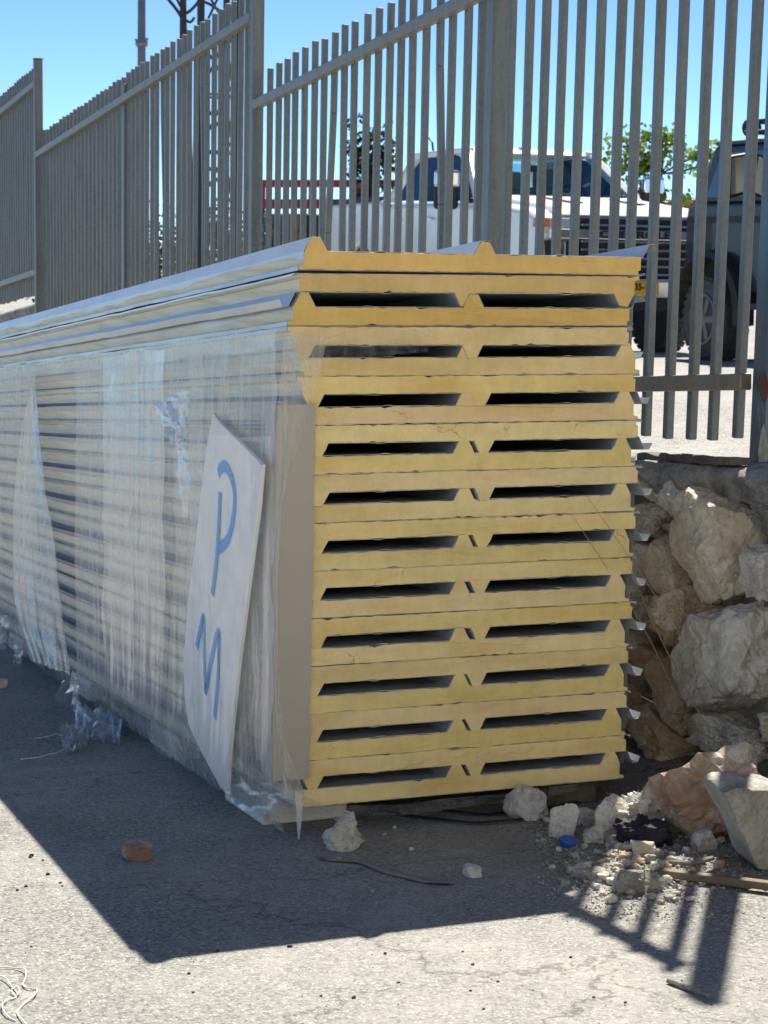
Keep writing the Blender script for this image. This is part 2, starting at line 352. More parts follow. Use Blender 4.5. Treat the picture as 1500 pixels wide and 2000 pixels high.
M['truck'] = mat_paint('white_truck_paint', (.88, .88, .89)); M['jeep'] = mat_paint('charcoal_vehicle_paint', (.014, .019, .028), .5)
M['black'] = simple('black_plastic', (.018, .018, .02), .6); M['rubber'] = simple('tyre_rubber', (.025, .025, .026), .85, 0, .4, 30, .3)
M['rubber_dust'] = simple('dusty_tyre_sidewall', (.075, .075, .078), .9, 0, .3, 20)
M['rim'] = simple('grey_alloy', (.17, .165, .16), .4, .6, .2); M['chrome'] = simple('chrome_trim', (.75, .76, .78), .14, .95, .03)
M['glass'] = mat_glass('dark_window_glass', (.012, .03, .065)); M['sideglass'] = mat_tint('tinted_side_glass', (.10, .20, .34), .5); M['windshield'] = mat_tint('tinted_windshield', (.80, .93, .96), .15)
M['lamp'] = mat_glass('headlight_lens', (.55, .58, .60), .12); M['amber'] = mat_glass('amber_lens', (.75, .20, .03), .2)
M['plate'] = simple('yellow_plate', (.80, .45, .03), .4, 0, .03); M['plate_blue'] = simple('blue_plate_band', (.03, .07, .35), .4, 0, .03)
M['ink'] = simple('black_ink', (.01, .01, .012), .5)
M['mirror'] = simple('mirror_glass', (.75, .80, .82), .06, 1.0, .02)
M['red'] = simple('red_steel', (.34, .035, .04), .55, .1, .2, 2); M['blue'] = simple('blue_plastic', (.01, .12, .45), .4, 0, .1, 20)
M['barrel'] = simple('blue_drum_paint', (.02, .06, .22), .4, 0, .15, 4)
M['darkmetal'] = simple('dark_mast_steel', (.035, .038, .045), .6, .3, .2)
M['lamppost'] = simple('grey_lamp_post', (.22, .24, .26), .45, .4, .1)
M['bark'] = simple('bark', (.06, .05, .045), .9, 0, .4, 12, .5)
M['leaf'] = mat_leaf('bright_leaves', (.10, .18, .02), (.30, .38, .06)); M['leaf_d'] = mat_leaf('dark_leaves', (.012, .025, .010), (.035, .055, .02))
M['hedge'] = mat_leaf('dry_shrub_leaves', (.03, .05, .02), (.09, .09, .05))
M['rag'] = simple('dark_cloth', (.022, .02, .04), .8, 0, .4, 12); M['cord'] = simple('white_cord', (.68, .66, .62), .7, 0, .08)
M['straw'] = simple('dry_stalk', (.42, .34, .20), .8, 0, .2); M['paper'] = simple('crumpled_white_bag', (.66, .66, .64), .6, 0, .08, 20, .4)
M['dusty'] = simple('dusty_strip', (.24, .215, .18), .9, 0, .3, 15, .4); M['blackstrap'] = simple('black_strap', (.02, .022, .027), .5)
M['brick'] = mat_rock('red_brick_chip', (.22, .17, .14), (.42, .35, .30), (.60, .57, .53), (.38, .24, .18), 16)
M['darkpeb'] = simple('dark_pebble', (.04, .037, .034), .9); M['dirt'] = mat_asphalt('dusty_dirt', (.20, .185, .16), (.46, .43, .38), (.07, .06, .05), (.33, .30, .25)); M['seat'] = simple('grey_seat_cloth', (.20, .21, .22), .9); M['rustred'] = simple('dark_red_primer', (.05, .014, .014), .7, 0, .3, 40); M['wear'] = simple('worn_whitish_paint', (.30, .29, .27), .8, 0, .5, 30)
M['barrier'] = simple('brown_crate', (.22, .15, .10), .8)

# ------------------------------------------------------------------ ground
XW = X0+1.44                       # road face of the retaining wall
mb = MB(); nx, ny = 2, 2
mb.add([(-60, -25, gz(-25)), (XW+.6, -25, gz(-25)), (XW+.6, 90, gz(90)), (-60, 90, gz(90))], [(0, 1, 2, 3)])
tag(mb.build('road', M['asphalt']), 'sloping dusty grey asphalt road', kind='structure')

# ------------------------------------------------------------------ fence
FD = Vector((-.0103, 1, -.0881))
XF = X0+1.56
def fence_y(px):                    # where the fence line meets a picture column near the rails
    d = ray(px, 400); t = (XF+.0103*5.2-EYE.x)/(d.x+.0103*d.y); return t*d.y
def fx(y): return XF-.0103*(y-5.2)
def fence_at(px, py): y = fence_y2(px, py); d = ray(px, py); return EYE+d*(y/d.y)
def fence_y2(px, py):
    d = ray(px, py); t = (XF+.0103*5.2-EYE.x)/(d.x+.0103*d.y); return t*d.y
posts_y = {k: fence_y2(k, py) for k, py in ((75, 300), (240, 300), (500, 300), (950, 300), (1487, 600))}
def zline(px, py, slope=-.0881):
    p = fence_at(px, py); return lambda y, p=p: p.z+slope*(y-p.y)
sections = []   # (y_near, y_far, top rail z(y), bottom rail z(y))
tr1 = zline(505, 204); br1 = zline(1350, 748)
tr2 = zline(490, 37); tr3 = zline(40, 190); br3 = zline(40, 543)
gap1 = tr1(posts_y[500])-br1(posts_y[500])
sections.append((posts_y[1487], posts_y[500], tr1, br1))
sections.append((posts_y[500], posts_y[75], tr2, lambda y: tr2(y)-gap1))
sections.append((posts_y[75], posts_y[75]+5.6, tr3, br3))
BAR = .030; OVER_T = .19; OVER_B = .185
sec_labels = ['nearest grey metal fence section, over the rubble wall and in front of the vehicles',
              'middle grey metal fence section, behind the long side of the panel stack',
              'farthest grey metal fence section, at the left edge of the picture']
n_bars = [35, 46, 46]
bar_mesh = {}
for si, (ya, yb, zt, zbm) in enumerate(sections):
    base = Vector((fx(ya), ya, zbm(ya)-OVER_B))
    root = empty('metal_fence', base, sec_labels[si], 'fence', 'metal fence sections on the retaining wall')
    h = zt(ya)-zbm(ya)+OVER_T+OVER_B
    me = None
    nb = n_bars[si]
    bents = {0: {18: 1, 27: 2}, 1: {9: 1, 16: 1}, 2: {}}[si]
    for k in range(1, nb):
        if si == 0 and k == 14: continue
        y = ya+(yb-ya)*k/nb+random.uniform(-.012, .012)
        lean = random.uniform(-.012, .012)
        m2 = MB(); w = BAR/2
        if k in bents:
            sgn = -1 if bents[k] == 1 else 1
            prof = [(0, 0), (h*.25, .075*sgn), (h*.5, .07*sgn), (h*.8, .01*sgn), (h, 0)]
        else: prof = [(0, -lean*.5), (h, lean*.5)]
        for (z1, d1), (z2, d2) in zip(prof, prof[1:]):
            m2.hexa([(-w, d1-w, z1), (w, d1-w, z1), (w, d1+w, z1), (-w, d1+w, z1), (-w, d2-w, z2), (w, d2-w, z2), (w, d2+w, z2), (-w, d2+w, z2)])
        o = m2.build('bar', M['galv'], root)
        bevel(o, .003, 1)
        o.location = Vector((fx(y)+.03, y, zbm(y)-OVER_B+random.uniform(-.008, .008)))-base
        o.rotation_euler.x = random.uniform(-.002, .002)
    for zz, nm in ((zt, 'top_rail'), (zbm, 'bottom_rail')):
        m2 = MB(); a = Vector((fx(ya)-.012, ya+.05, zz(ya+.05)))-base; b = Vector((fx(yb)-.012, yb-.02, zz(yb-.02)))-base
        m2.bar(a, b, .045, .054); bevel(m2.build(nm, M['galv_rail'], root), .006, 2)
    # middle post of the section
    ym = {0: posts_y[950], 1: posts_y[240], 2: ya+2.9}[si]
    m2 = MB(); w = .036
    m2.box((-w, -w, 0), (w, w, h-.02 if si else h+.05)); o = m2.build('middle_post', M['galv'], root); bevel(o, .004, 1)
    o.location = Vector((fx(ym)+.035, ym, zbm(ym)-OVER_B-.05))-base
post_specs = [(1487, .10, 'thick blue-grey fence post with a dark red rust patch at the right edge', M['post'], sections[0][2](posts_y[1487])+.26, sections[0][3](posts_y[1487])-OVER_B-.12),
              (500, .066, 'grey fence post where the rail steps up, left of the white truck', M['galv'], sections[1][2](posts_y[500])+.30, None),
              (75, .072, 'far grey fence post near the left edge, standing above the lower rail', M['galv'], sections[2][2](posts_y[75])+.20, None)]
for px, w, lab, mm, ztop, zbot in post_specs:
    y = posts_y[px]
    zb_ = zbot if zbot is not None else (zline(505, 204)(y)-gap1-.5 if px == 500 else tr2(y)-gap1-.55)
    wx = .048 if px == 1487 else w; w = .088 if px == 1487 else w
    m2 = MB(); m2.box((-wx/2, -w/2, 0), (wx/2, w/2, ztop-zb_))
    root = empty('fence_post', (fx(y)+(.03 if px == 1487 else .0), y, zb_), lab, 'fence post')
    o = m2.build('post_tube', mm, root); bevel(o, .006, 2)
    m2 = MB(); m2.box((-wx/2-.003, -w/2-.003, ztop-zb_), (wx/2+.003, w/2+.003, ztop-zb_+.008)); m2.build('post_cap', mm, root)
    if px == 1487:
        for nm, lst, mt_ in (('rust_patch', [(1481, 742), (1486, 732), (1494, 728), (1499, 736), (1501, 756), (1499, 778), (1494, 788), (1488, 782), (1484, 768), (1481, 758)], 'rustred'), ('paint_wear', [(1481, 880), (1487, 840), (1492, 828), (1496, 850), (1500, 872), (1499, 905), (1490, 915), (1482, 908)], 'wear')):
            yy = y-w/2-.0015; pts_ = [at_y(a, b, yy)-root.location for a, b in lst]; m2 = MB(); m2.prism(pts_, (0, .001, 0)); m2.build(nm, M[mt_], root)

# ------------------------------------------------------------------ retaining wall
def wall_top(y):
    for (ya, yb, zt, zbm) in sections:
        if y <= yb or (ya, yb) == sections[-1][:2]:
            return zbm(y)-OVER_B-.085
    return 0
Y_WALL0, Y_WALL1 = 2.9, sections[-1][1]
wroot = empty('retaining_wall', (XW, 5.0, gz(5.0)), 'rubble stone retaining wall with dark mortar and rough concrete top under the fence', 'wall')
wb = Vector((XW, 5.0, gz(5.0)))
# mortar body, rough face
mb = MB(); NYv = 150; NZ = 16
rows = []
ys = [Y_WALL0+(Y_WALL1-Y_WALL0)*((i/NYv)**1.7) for i in range(NYv+1)]
for y in ys:
    zt_ = wall_top(y)-.10
    col = []
    for j in range(NZ+1):
        z = gz(y)-.15+(zt_-gz(y)+.15)*j/NZ
        dx = .05+.05*noise.noise(Vector((y*5, z*5, 0)))+.02*noise.noise(Vector((y*21, z*21, 3)))
        col.append(Vector((XW+dx, y, z))-wb)
    col.append(Vector((XW+.7, y, zt_+.01))-wb)
    rows.append(col)
nn = NZ+2
mb.add([v for c in rows for v in c], [(i*nn+j, (i+1)*nn+j, (i+1)*nn+j+1, i*nn+j+1) for i in range(NYv) for j in range(nn-1)])
mb.add([rows[0][0], rows[0][NZ], rows[0][NZ+1], Vector(rows[0][NZ+1])-Vector((0, 0, 2.2))], [(0, 1, 2, 3)])
mb.build('mortar', M['mortar'], wroot, smooth=True)
# concrete coping
mb = MB(); rows = []
prof = [(-.01, -.10), (-.03, -.07), (-.03, -.03), (.0, 0.0), (.12, .012), (.35, .0), (.7, .0)]
for y in [Y_WALL0+(Y_WALL1-Y_WALL0)*((i/260)**1.8) for i in range(261)]:
    zt_ = wall_top(y); c = []
    for (dx, dz) in prof:
        k = noise.noise(Vector((y*6, dx*20, dz*20)))*.028+noise.noise(Vector((y*24, dx*40, dz*40)))*.012
        if dz < -.15: k += .03*noise.noise(Vector((y*3.5, 0, 9)))
        c.append(Vector((XW+dx+(k if dx < .1 else 0), y, zt_+dz+k*(.7 if dz < -.02 else .4)))-wb)
    rows.append(c)
nn = len(prof)
mb.add([v for c in rows for v in c], [(i*nn+j, (i+1)*nn+j, (i+1)*nn+j+1, i*nn+j+1) for i in range(260) for j in range(nn-1)])
mb.build('concrete_top', M['concrete'], wroot, smooth=True)

def rock_mesh(name, dims, seed, mat, sub=4, facets=13, rough=.05, fine=.018):
    rnd = random.Random(seed)
    planes = []
    for _ in range(facets):
        v = Vector((rnd.gauss(0, 1), rnd.gauss(0, 1), rnd.gauss(0, 1))).normalized(); planes.append((v, rnd.uniform(.70, .98)))
    for ax in ((1, 0, 0), (-1, 0, 0), (0, 1, 0), (0, -1, 0), (0, 0, 1), (0, 0, -1)):     # blocky quarried faces, each a little askew
        v = (Vector(ax)+Vector((rnd.gauss(0, .22), rnd.gauss(0, .22), rnd.gauss(0, .22)))).normalized(); planes.append((v, rnd.uniform(.56, .74)))
    bm = bmesh.new(); bmesh.ops.create_icosphere(bm, subdivisions=sub, radius=1)
    off = Vector((rnd.uniform(0, 99), rnd.uniform(0, 99), rnd.uniform(0, 99)))
    for v in bm.verts:
        d = v.co.normalized(); r = 1.05
        for (nrm, h) in planes:
            k = nrm.dot(d)
            if k > 1e-3: r = min(r, h/k)
        r *= 1+rough*1.3*noise.fractal(d*2.4+off, .9, 2.0, 5)-rough*.9*abs(noise.noise(d*4.5+off))+fine*1.5*noise.noise(d*11+off)+fine*1.4*noise.noise(d*25+off)
        v.co = Vector((d.x*r*dims[0]/1.42, d.y*r*dims[1]/1.42, d.z*r*dims[2]/1.42))
    me = bpy.data.meshes.new(name); bm.to_mesh(me); bm.free()
    me.materials.append(mat)
    me.polygons.foreach_set('use_smooth', [False]*len(me.polygons))
    return me
# stones the picture shows one by one: px, py, width px, height px, tilt deg, material, how far it stands out
wall_stones = [
 (1415, 1068, 128, 232, 4, 'stone_pale', .10), (1432, 1296, 178, 236, -8, 'stone_grey', .12), (1339, 985, 78, 66, 20, 'stone_pale', .05),
 (1262, 952, 92, 46, 8, 'stone_pale', .03), (1268, 1015, 84, 86, 0, 'stone_ochre', .02), (1322, 1105, 78, 118, 12, 'stone_pale', .06),
 (1262, 1105, 66, 96, 0, 'stone_ochre', .02), (1330, 1205, 64, 128, -38, 'stone_ochre', .07), (1262, 1205, 70, 92, 10, 'stone_red', .0),
 (1268, 1310, 76, 90, 0, 'stone_red', -.01), (1318, 1352, 100, 104, 25, 'stone_ochre', .04), (1375, 1190, 50, 56, 0, 'stone_ochre', -.01),
 (1490, 1120, 66, 130, 0, 'stone_grey', .04), (1492, 1010, 52, 66, 0, 'concrete', .02), (1440, 1440, 148, 88, -5, 'stone_grey', .07),
 (1300, 1452, 90, 84, 20, 'stone_ochre', .05), (1362, 1428, 54, 70, 0, 'stone_ochre', .0), (1262, 1408, 74, 76, -20, 'stone_ochre', .03),
 (1350, 1275, 36, 62, 10, 'stone_red', -.01), (1495, 1420, 40, 70, 0, 'stone_pale', .0), (1316, 1040, 36, 42, 0, 'stone_ochre', -.01), (1380, 962, 40, 36, 0, 'stone_pale', -.01),
 (1230, 1160, 50, 70, 0, 'stone_pale', .0), (1228, 1260, 50, 70, 0, 'stone_ochre', .0), (1225, 1060, 44, 70, 0, 'stone_pale', .0), (1226, 1370, 50, 80, 0, 'stone_ochre', .0), (1236, 1490, 70, 60, 0, 'stone_ochre', .02)]
def along(px, py): return at_x(px, py, XW)
for i, (px, py, w, h, tilt, mm, out) in enumerate(wall_stones):
    c = along(px, py); wy = abs(along(px-w/2, py).y-along(px+w/2, py).y); hz = (along(px, py-h/2)-along(px, py+h/2)).length
    wy = min(wy, hz*2.0 if w < h*1.6 else wy)
    # the stone is seen end-on as well as face-on, so its depth fills part of its picture width
    dep = .30 if h > 200 else .20
    me = rock_mesh('stone', (dep*.95, wy*.74, hz*.88), 100+i, M[mm], 5, 9, .09, .022)
    o = link('stone', me, wroot); o.location = c-wb+Vector((dep*.5-out-.02, wy*.05, 0)); o.rotation_euler = (R_(tilt), 0, 0)
rnd = random.Random(3)
cnt = 0
for y in [Y_WALL0+i*.17 for i in range(10)]+[5.0+i*.24 for i in range(5)]+[14.6+i*.3 for i in range(20)]:
    z = gz(y)+.08
    while z < wall_top(y)-.22:
        hh = rnd.uniform(.10, .20) if y < 10 else rnd.uniform(.16, .26)
        if y < 10 and 1228 < 0: pass
        skip = False
        if 3.2 < y < 6.2:
            # keep clear of the stones placed above
            for (px, py, w, h, *_r0_) in wall_stones:
                c = along(px, py)
                if abs(c.y-y) < .15 and abs(c.z-z) < .10+.0004*h: skip = True
        if not skip:
            mm = rnd.choice(['stone_ochre', 'stone_pale', 'stone_grey', 'stone_ochre'])
            me = rock_mesh('stone', (.18, rnd.uniform(.16, .28), hh), 500+cnt, M[mm], 3, 12, .07, .02); cnt += 1
            o = link('stone', me, wroot); o.location = Vector((XW+.08, y+rnd.uniform(-.06, .06), z+hh*.3))-wb; o.rotation_euler = (rnd.uniform(-.4, .4), 0, rnd.uniform(-.3, .3))
        z += hh*.92

# the plank on the coping
mb = MB(); a = at_x(1262, 897, XF-.02); b = at_x(1446, 914, XF-.10)
a.z = wall_top(a.y)+.014; b.z = wall_top(b.y)+.020
mid = (a+b)/2
def rough_plank(p, q, w, h, seed):
    n_ = 26; t = (q-p).normalized(); sd = t.cross(Vector((0, 0, 1))).normalized(); up_ = sd.cross(t); vv = []
    for i in range(n_+1):
        c_ = p.lerp(q, i/n_)+up_*.012*noise.noise(Vector((i*.23, seed, 0)))
        for (u_, v_) in ((-1, -1), (1, -1), (1, 1), (.2, 1.1), (-1, .9)):
            k_ = 1+.25*noise.noise(Vector((i*.6, u_*3, v_*3+seed)))
            vv.append(c_+sd*w/2*u_*k_+up_*h/2*v_*k_)
    mb.add(vv, [tuple(range(4, -1, -1)), tuple(n_*5+j for j in range(5))]+[(i*5+j, i*5+(j+1) % 5, (i+1)*5+(j+1) % 5, (i+1)*5+j) for i in range(n_) for j in range(5)])
rough_plank(a-mid, b-mid, .07, .024, 1)
o = mb.build('wooden_plank', M['wood_grey']); o.location = mid
tag(o, 'weathered grey wooden plank lying on the concrete wall top beside the thick post', 'plank')

# ------------------------------------------------------------------ the yard behind the fence
def lot_z(x, y):
    d = max(0, y-5.0); return wall_top(4.9)-.005-.033*min(d, 14)-.004*max(0, min(d, 60)-14)-.0*x
mb = MB()
xs = [XW+.50, XW+1.7, 8, 14, 30, 80, 250]; ysl = [-20, 0]+[1.5+.6*q for q in range(36)]+[26, 30, 45, 70, 120, 400]
idx = {}
for i, x in enumerate(xs):
    for j, y in enumerate(ysl): mb.v.append((x, y, lot_z(x, y) if i else min(lot_z(x, y), wall_top(y)-.002)))
for i in range(len(xs)-1):
    for j in range(len(ysl)-1):
        a = i*len(ysl)+j; mb.f.append((a, a+len(ysl), a+len(ysl)+1, a+1)); mb.m.append(0)
b0 = len(mb.v)
for j, y in enumerate(ysl): mb.v.append((xs[0], y, lot_z(0, y)-7.5))
for j in range(len(ysl)-1): mb.f.append((j, j+1, b0+j+1, b0+j)); mb.m.append(0)
tag(mb.build('yard_ground', M['lot']), 'pale gravel yard behind the fence', kind='structure')

# ------------------------------------------------------------------ the stack of sandwich panels
PW, PT, RIB, PL = 1.024, .0485, .0375, 8.2
PITCH_Z = .1355; ZB = .080
SK = .0011
foam_prof = [(-.014, 0), (-.015, .009), (0, .013), (0, PT), (.020, PT+RIB), (.045, PT+RIB), (.065, PT), (.501, PT), (.5205, PT+RIB), (.5455, PT+RIB), (.565, PT), (PW, PT), (PW, .014), (PW-.008, .010), (PW-.006, 0)]
top_prof = [(-.0015, PT-.006), (-.001, PT), (.0195, PT+RIB), (.0455, PT+RIB), (.066, PT), (.2, PT), (.21, PT+.0025), (.225, PT+.0025), (.235, PT), (.500, PT), (.520, PT+RIB), (.546, PT+RIB), (.566, PT), (.75, PT), (.76, PT+.0025), (.775, PT+.0025), (.785, PT),
            (PW, PT), (PW+.008, PT), (PW+.027, PT+RIB), (PW+.044, PT+RIB), (PW+.052, PT+.020)]
bot_prof = [(-.016, .010), (-.0165, 0), (PW+.012, 0), (PW+.017, .006)]
def make_panel(k, xl, zflat, faceup, ribleft, color, label, dy=0.0, tilt=0.0):
    rnd = random.Random(1000+k)
    base = Vector((X0+xl, Y0+dy, zflat))
    root = empty('sandwich_panel', base, label, 'panel', 'insulated panels in the stack')
    def M2(u, v):
        x = u if ribleft else PW-u
        z = v if faceup else -v
        return x, z + tilt*(x-PW/2)
    # foam core with a slightly torn sawn end
    pts = []
    n = len(foam_prof)
    for i in range(n):
        a = Vector(foam_prof[i]); b = Vector(foam_prof[(i+1) % n]); L = (b-a).length; s = max(1, int(L/.016))
        for q in range(s):
            p = a+(b-a)*(q/s)
            j = .0015 if q else .0006
            pts.append((p.x+rnd.uniform(-j, j), p.y+rnd.uniform(-j, j)+((-1 if p.y > .02 else 1)*rnd.uniform(.002, .0045) if rnd.random() < .035 else 0)))
    fr = [(M2(u, v)[0], rnd.uniform(-.0015, .0015), M2(u, v)[1]) for (u, v) in pts]
    mb = MB(); nn = len(fr)
    mb.add(fr+[(x, y+.03, z-SL*.03) for x, y, z in fr]+[(x, y+PL, z-SL*PL) for x, y, z in fr], [tuple(range(nn))], 0)
    for r0 in (0, nn):
        for i in range(nn):
            j = (i+1) % nn; mb.f.append((r0+i, r0+j, r0+nn+j, r0+nn+i)); mb.m.append(1)
    mb.f.append(tuple(range(2*nn, 3*nn))); mb.m.append(0)
    fo = mb.build('foam_core', [M['foam'], M['tape']], root); fo.color = (*color, 1)
    tp = top_prof if (ribleft or not faceup) else top_prof[:-3]+[(PW+.017, PT+RIB*.48), (PW+.027, PT+RIB*.50)]
    for nm, prof, sgn in (('ribbed_skin', tp, 1), ('flat_skin', bot_prof, -1)):
        mb = MB(); st = [0, .02, .08, .15]+[.25+.11*q for q in range(42)]+[5.5, 6.5, PL]
        vv = []
        for si, y in enumerate(st):
            for o_ in (0.0003, 2*SK):
                for q, (u, v) in enumerate(prof):
                    w = (.004*noise.noise(Vector((y*1.3, k*3.1, 7)))+.003*noise.noise(Vector((y*5, k*3.1, 2)))) if (u > PW or u < -.002) else 0
                    if q == 0 and sgn > 0: w = .016*noise.noise(Vector((y*2.1, k*5.3, 1)))+.012*noise.noise(Vector((y*9, k*5.3, 1)))-.006
                    x, z = M2(u+(w*.6 if q else 0), v+sgn*o_+w)
                    vv.append((x, y+(.0035 if si == 0 else 0)+(rnd.uniform(-.0015, .0015) if si == 0 else 0), z-SL*y))
        m_ = len(prof); ff = []
        for si in range(len(st)-1):
            for o_ in (0, 1):
                b0 = si*2*m_+o_*m_; b1 = b0+2*m_
                for q in range(m_-1): ff.append((b0+q, b0+q+1, b1+q+1, b1+q))
            for q in (0, m_-1): ff.append((si*2*m_+q, si*2*m_+m_+q, (si+1)*2*m_+m_+q, (si+1)*2*m_+q))
        for q in range(m_-1): ff.append((q, q+1, m_+q+1, m_+q))
        mb.add(vv, ff); mb.build(nm, M['skin'], root)
    return root
PALE = (.95, .775, .40); MIDC = (.95, .73, .34); OLD = (.87, .59, .22)
ords = ['lowest', 'second', 'third', 'fourth', 'fifth', 'sixth', 'seventh', 'eighth', 'ninth', 'tenth', 'eleventh', 'twelfth', 'thirteenth', 'fourteenth', 'fifteenth', 'sixteenth', 'seventeenth', 'eighteenth', 'nineteenth', 'twentieth']
rr = random.Random(5)
def shade(c): k = rr.uniform(.94, 1.04); g = rr.uniform(.97, 1.02); return (c[0]*k, c[1]*k*g, c[2]*k*rr.uniform(.85, 1.1))
k = 0
for i in range(10):
    z = ZB+i*PITCH_Z; off = rr.uniform(-.004, .004)-.039
    offu = -.022+rr.uniform(-.004, .004)
    if i == 9: off, offu = -.038, -.066
    if i == 8: offu -= .018
    c1 = shade(PALE if i < 7 else MIDC); c2 = shade(PALE if i < 8 else MIDC)
    o1 = ords[2*i]; o2 = ords[2*i+1]
    l1 = 'lowest yellow foam sandwich panel of the stack, just above the ground' if i == 0 else o1+' yellow foam sandwich panel from the bottom of the stack, ribs up'
    make_panel(k, off, z, True, False, c1, l1, rr.uniform(-.005, .004), rr.uniform(-.002, .002)); k += 1
    make_panel(k, offu, z+PITCH_Z-.0022, False, True, c2, o2+' yellow foam sandwich panel from the bottom of the stack, ribs down', rr.uniform(-.005, .004), rr.uniform(-.002, .002)); k += 1
z = ZB+10*PITCH_Z+.004
make_panel(k, -.066, z, True, True, shade(OLD), 'ochre foam sandwich panel third from the top, just above the wrapped ones, ribs up', -.004, .002); k += 1
make_panel(k, -.050, z+PITCH_Z+.004, False, False, shade((.80, .57, .24)), 'ochre cracked foam sandwich panel right under the topmost one, ribs down', .0, .003); k += 1
make_panel(k, -.036, z+PITCH_Z+.013, True, True, shade(OLD), 'topmost ochre foam sandwich panel, its white ribbed steel sheet facing the sky', -.006, -.002); k += 1

# blocks the stack stands on
XS = X0-.112                     # left face that the film follows
def film_x(): return XS
c0 = on_ground(512, 1613)
blk = [('white polystyrene block under the front left corner of the stack', c0.y, c0.x)]
for q, py_ in enumerate((1.25, 2.7, 4.3)): blk.append((['grey-white support block behind the corner block, under the wrapped side', 'support block farther back beside the film scrap under the stack', 'farthest support block under the left end of the stack'][q], Y0+py_, X0-.06))
for lab, y, x in blk:
    z = gz(y); w, d = (.26, .40)
    mb = MB(); zt_ = ZB-.002
    p = [(0, 0, 0), (w, 0, 0), (w, d, -SL*d), (0, d, -SL*d)]
    mb.hexa([Vector(q) for q in p]+[Vector(q)+Vector((.006, .004, zt_)) for q in p])
    o = mb.build('support_block', M['eps']); o.location = (x, y, z); bevel(o, .008, 2); tag(o, lab, 'block', 'blocks under the stack')
mb = MB(); p = [(0, 0, 0), (.16, 0, 0), (.16, .30, -SL*.30), (0, .30, -SL*.30)]
mb.hexa([Vector(q) for q in p]+[Vector(q)+Vector((0, 0, ZB-.002)) for q in p])
o = mb.build('support_block', M['wood_grey']); o.location = (X0+.78, Y0+.06, gz(Y0+.06)); bevel(o, .004, 2); tag(o, 'dark wooden support block in the shade under the right front of the stack', 'block', 'blocks under the stack')

# corner board
mb = MB(); zt_ = at_y(575, 790, Y0-.014).z; zb_ = at_y(570, 1523, Y0-.014).z
xb0, xb1 = at_y(538, 1100, Y0-.014).x, at_y(610, 1100, Y0-.014).x
t_ = .006; dep = .10
poly = [(xb0, Y0-.016, 0), (xb1, Y0-.016, 0), (xb1, Y0-.010, 0), (xb0+t_, Y0-.010, 0), (xb0+t_, Y0+dep, 0), (xb0, Y0+dep, 0)]
o0 = Vector((xb0, Y0, zb_)); N = 14
rows = []
for j in range(N+1):
    s = j/N; rows.append([Vector((x, y, zb_+(zt_-zb_)*s-(SL*(y-Y0)*0)))-o0+Vector((.003*noise.noise(Vector((s*4, x*9, y))), .0015*math.sin(s*5), 0)) for x, y, _ in poly])
mb.add([v for r in rows for v in r], [tuple(range(5, -1, -1)), tuple(N*6+q for q in range(6))]+[(j*6+q, j*6+(q+1) % 6, (j+1)*6+(q+1) % 6, (j+1)*6+q) for j in range(N) for q in range(6)])
o = mb.build('corner_board', M['board']); o.location = o0
tag(o, 'grey-brown board bent round the front left corner of the stack under the film', 'board')

# white sheet with the sprayed letters
XP = XS-.034
sheet_px = [(415, 806), (432, 828), (468, 864), (500, 896), (511, 908), (505, 985), (494, 1070), (480, 1180), (466, 1290), (455, 1390), (447, 1470), (443, 1546), (430, 1538), (412, 1505), (388, 1460), (368, 1415), (360, 1360), (358, 1290), (366, 1180), (376, 1100), (384, 1040), (392, 960), (402, 880)]
po = at_x(430, 1200, XP)
pts = [at_x(a, b, XP)-po for a, b in sheet_px]
root = empty('foam_sheet', po, 'white foam sheet with blue sprayed letters tucked under the film', 'sheet')
mb = MB(); mb.prism(pts, (.012, 0, 0)); bevel(mb.build('sheet', M['whitesheet'], root), .002, 1)
def spray(name, path_px, width, x):
    pts = [at_x(a, b, x)-po for a, b in path_px]
    # smooth the path
    for _ in range(3):
        q = [pts[0]]
        for a, b in zip(pts, pts[1:]): q += [a*.75+b*.25, a*.25+b*.75]
        pts = q+[pts[-1]]
    vv = []; uv = []; L = 0
    for i, p in enumerate(pts):
        t = (pts[min(i+1, len(pts)-1)]-pts[max(i-1, 0)]).normalized(); s = Vector((1, 0, 0)).cross(t).normalized()*width/2
        vv += [p-s, p+s]; uv += [(i*.1, 0), (i*.1, 1)]
    me = bpy.data.meshes.new(name); me.from_pydata([tuple(v) for v in vv], [], [(2*i, 2*i+1, 2*i+3, 2*i+2) for i in range(len(pts)-1)])
    ul = me.uv_layers.new(name='UVMap')
    for lp in me.loops: ul.data[lp.index].uv = uv[lp.vertex_index]
    me.materials.append(M['spray']); return link(name, me, root)
spray('letter_stroke', [(426, 926), (430, 914), (440, 909), (452, 930), (459, 963), (457, 1005), (448, 1050), (436, 1066), (424, 1072)], .050, XP-.002)
spray('letter_stroke', [(429, 962), (427, 1027), (422, 1100), (414, 1162)], .046, XP-.0035)
spray('letter_stroke', [(384, 1264), (391, 1230), (398, 1196), (398, 1260), (400, 1340), (402, 1352), (412, 1290), (428, 1219), (427, 1290), (424, 1350), (419, 1402)], .046, XP-.002)

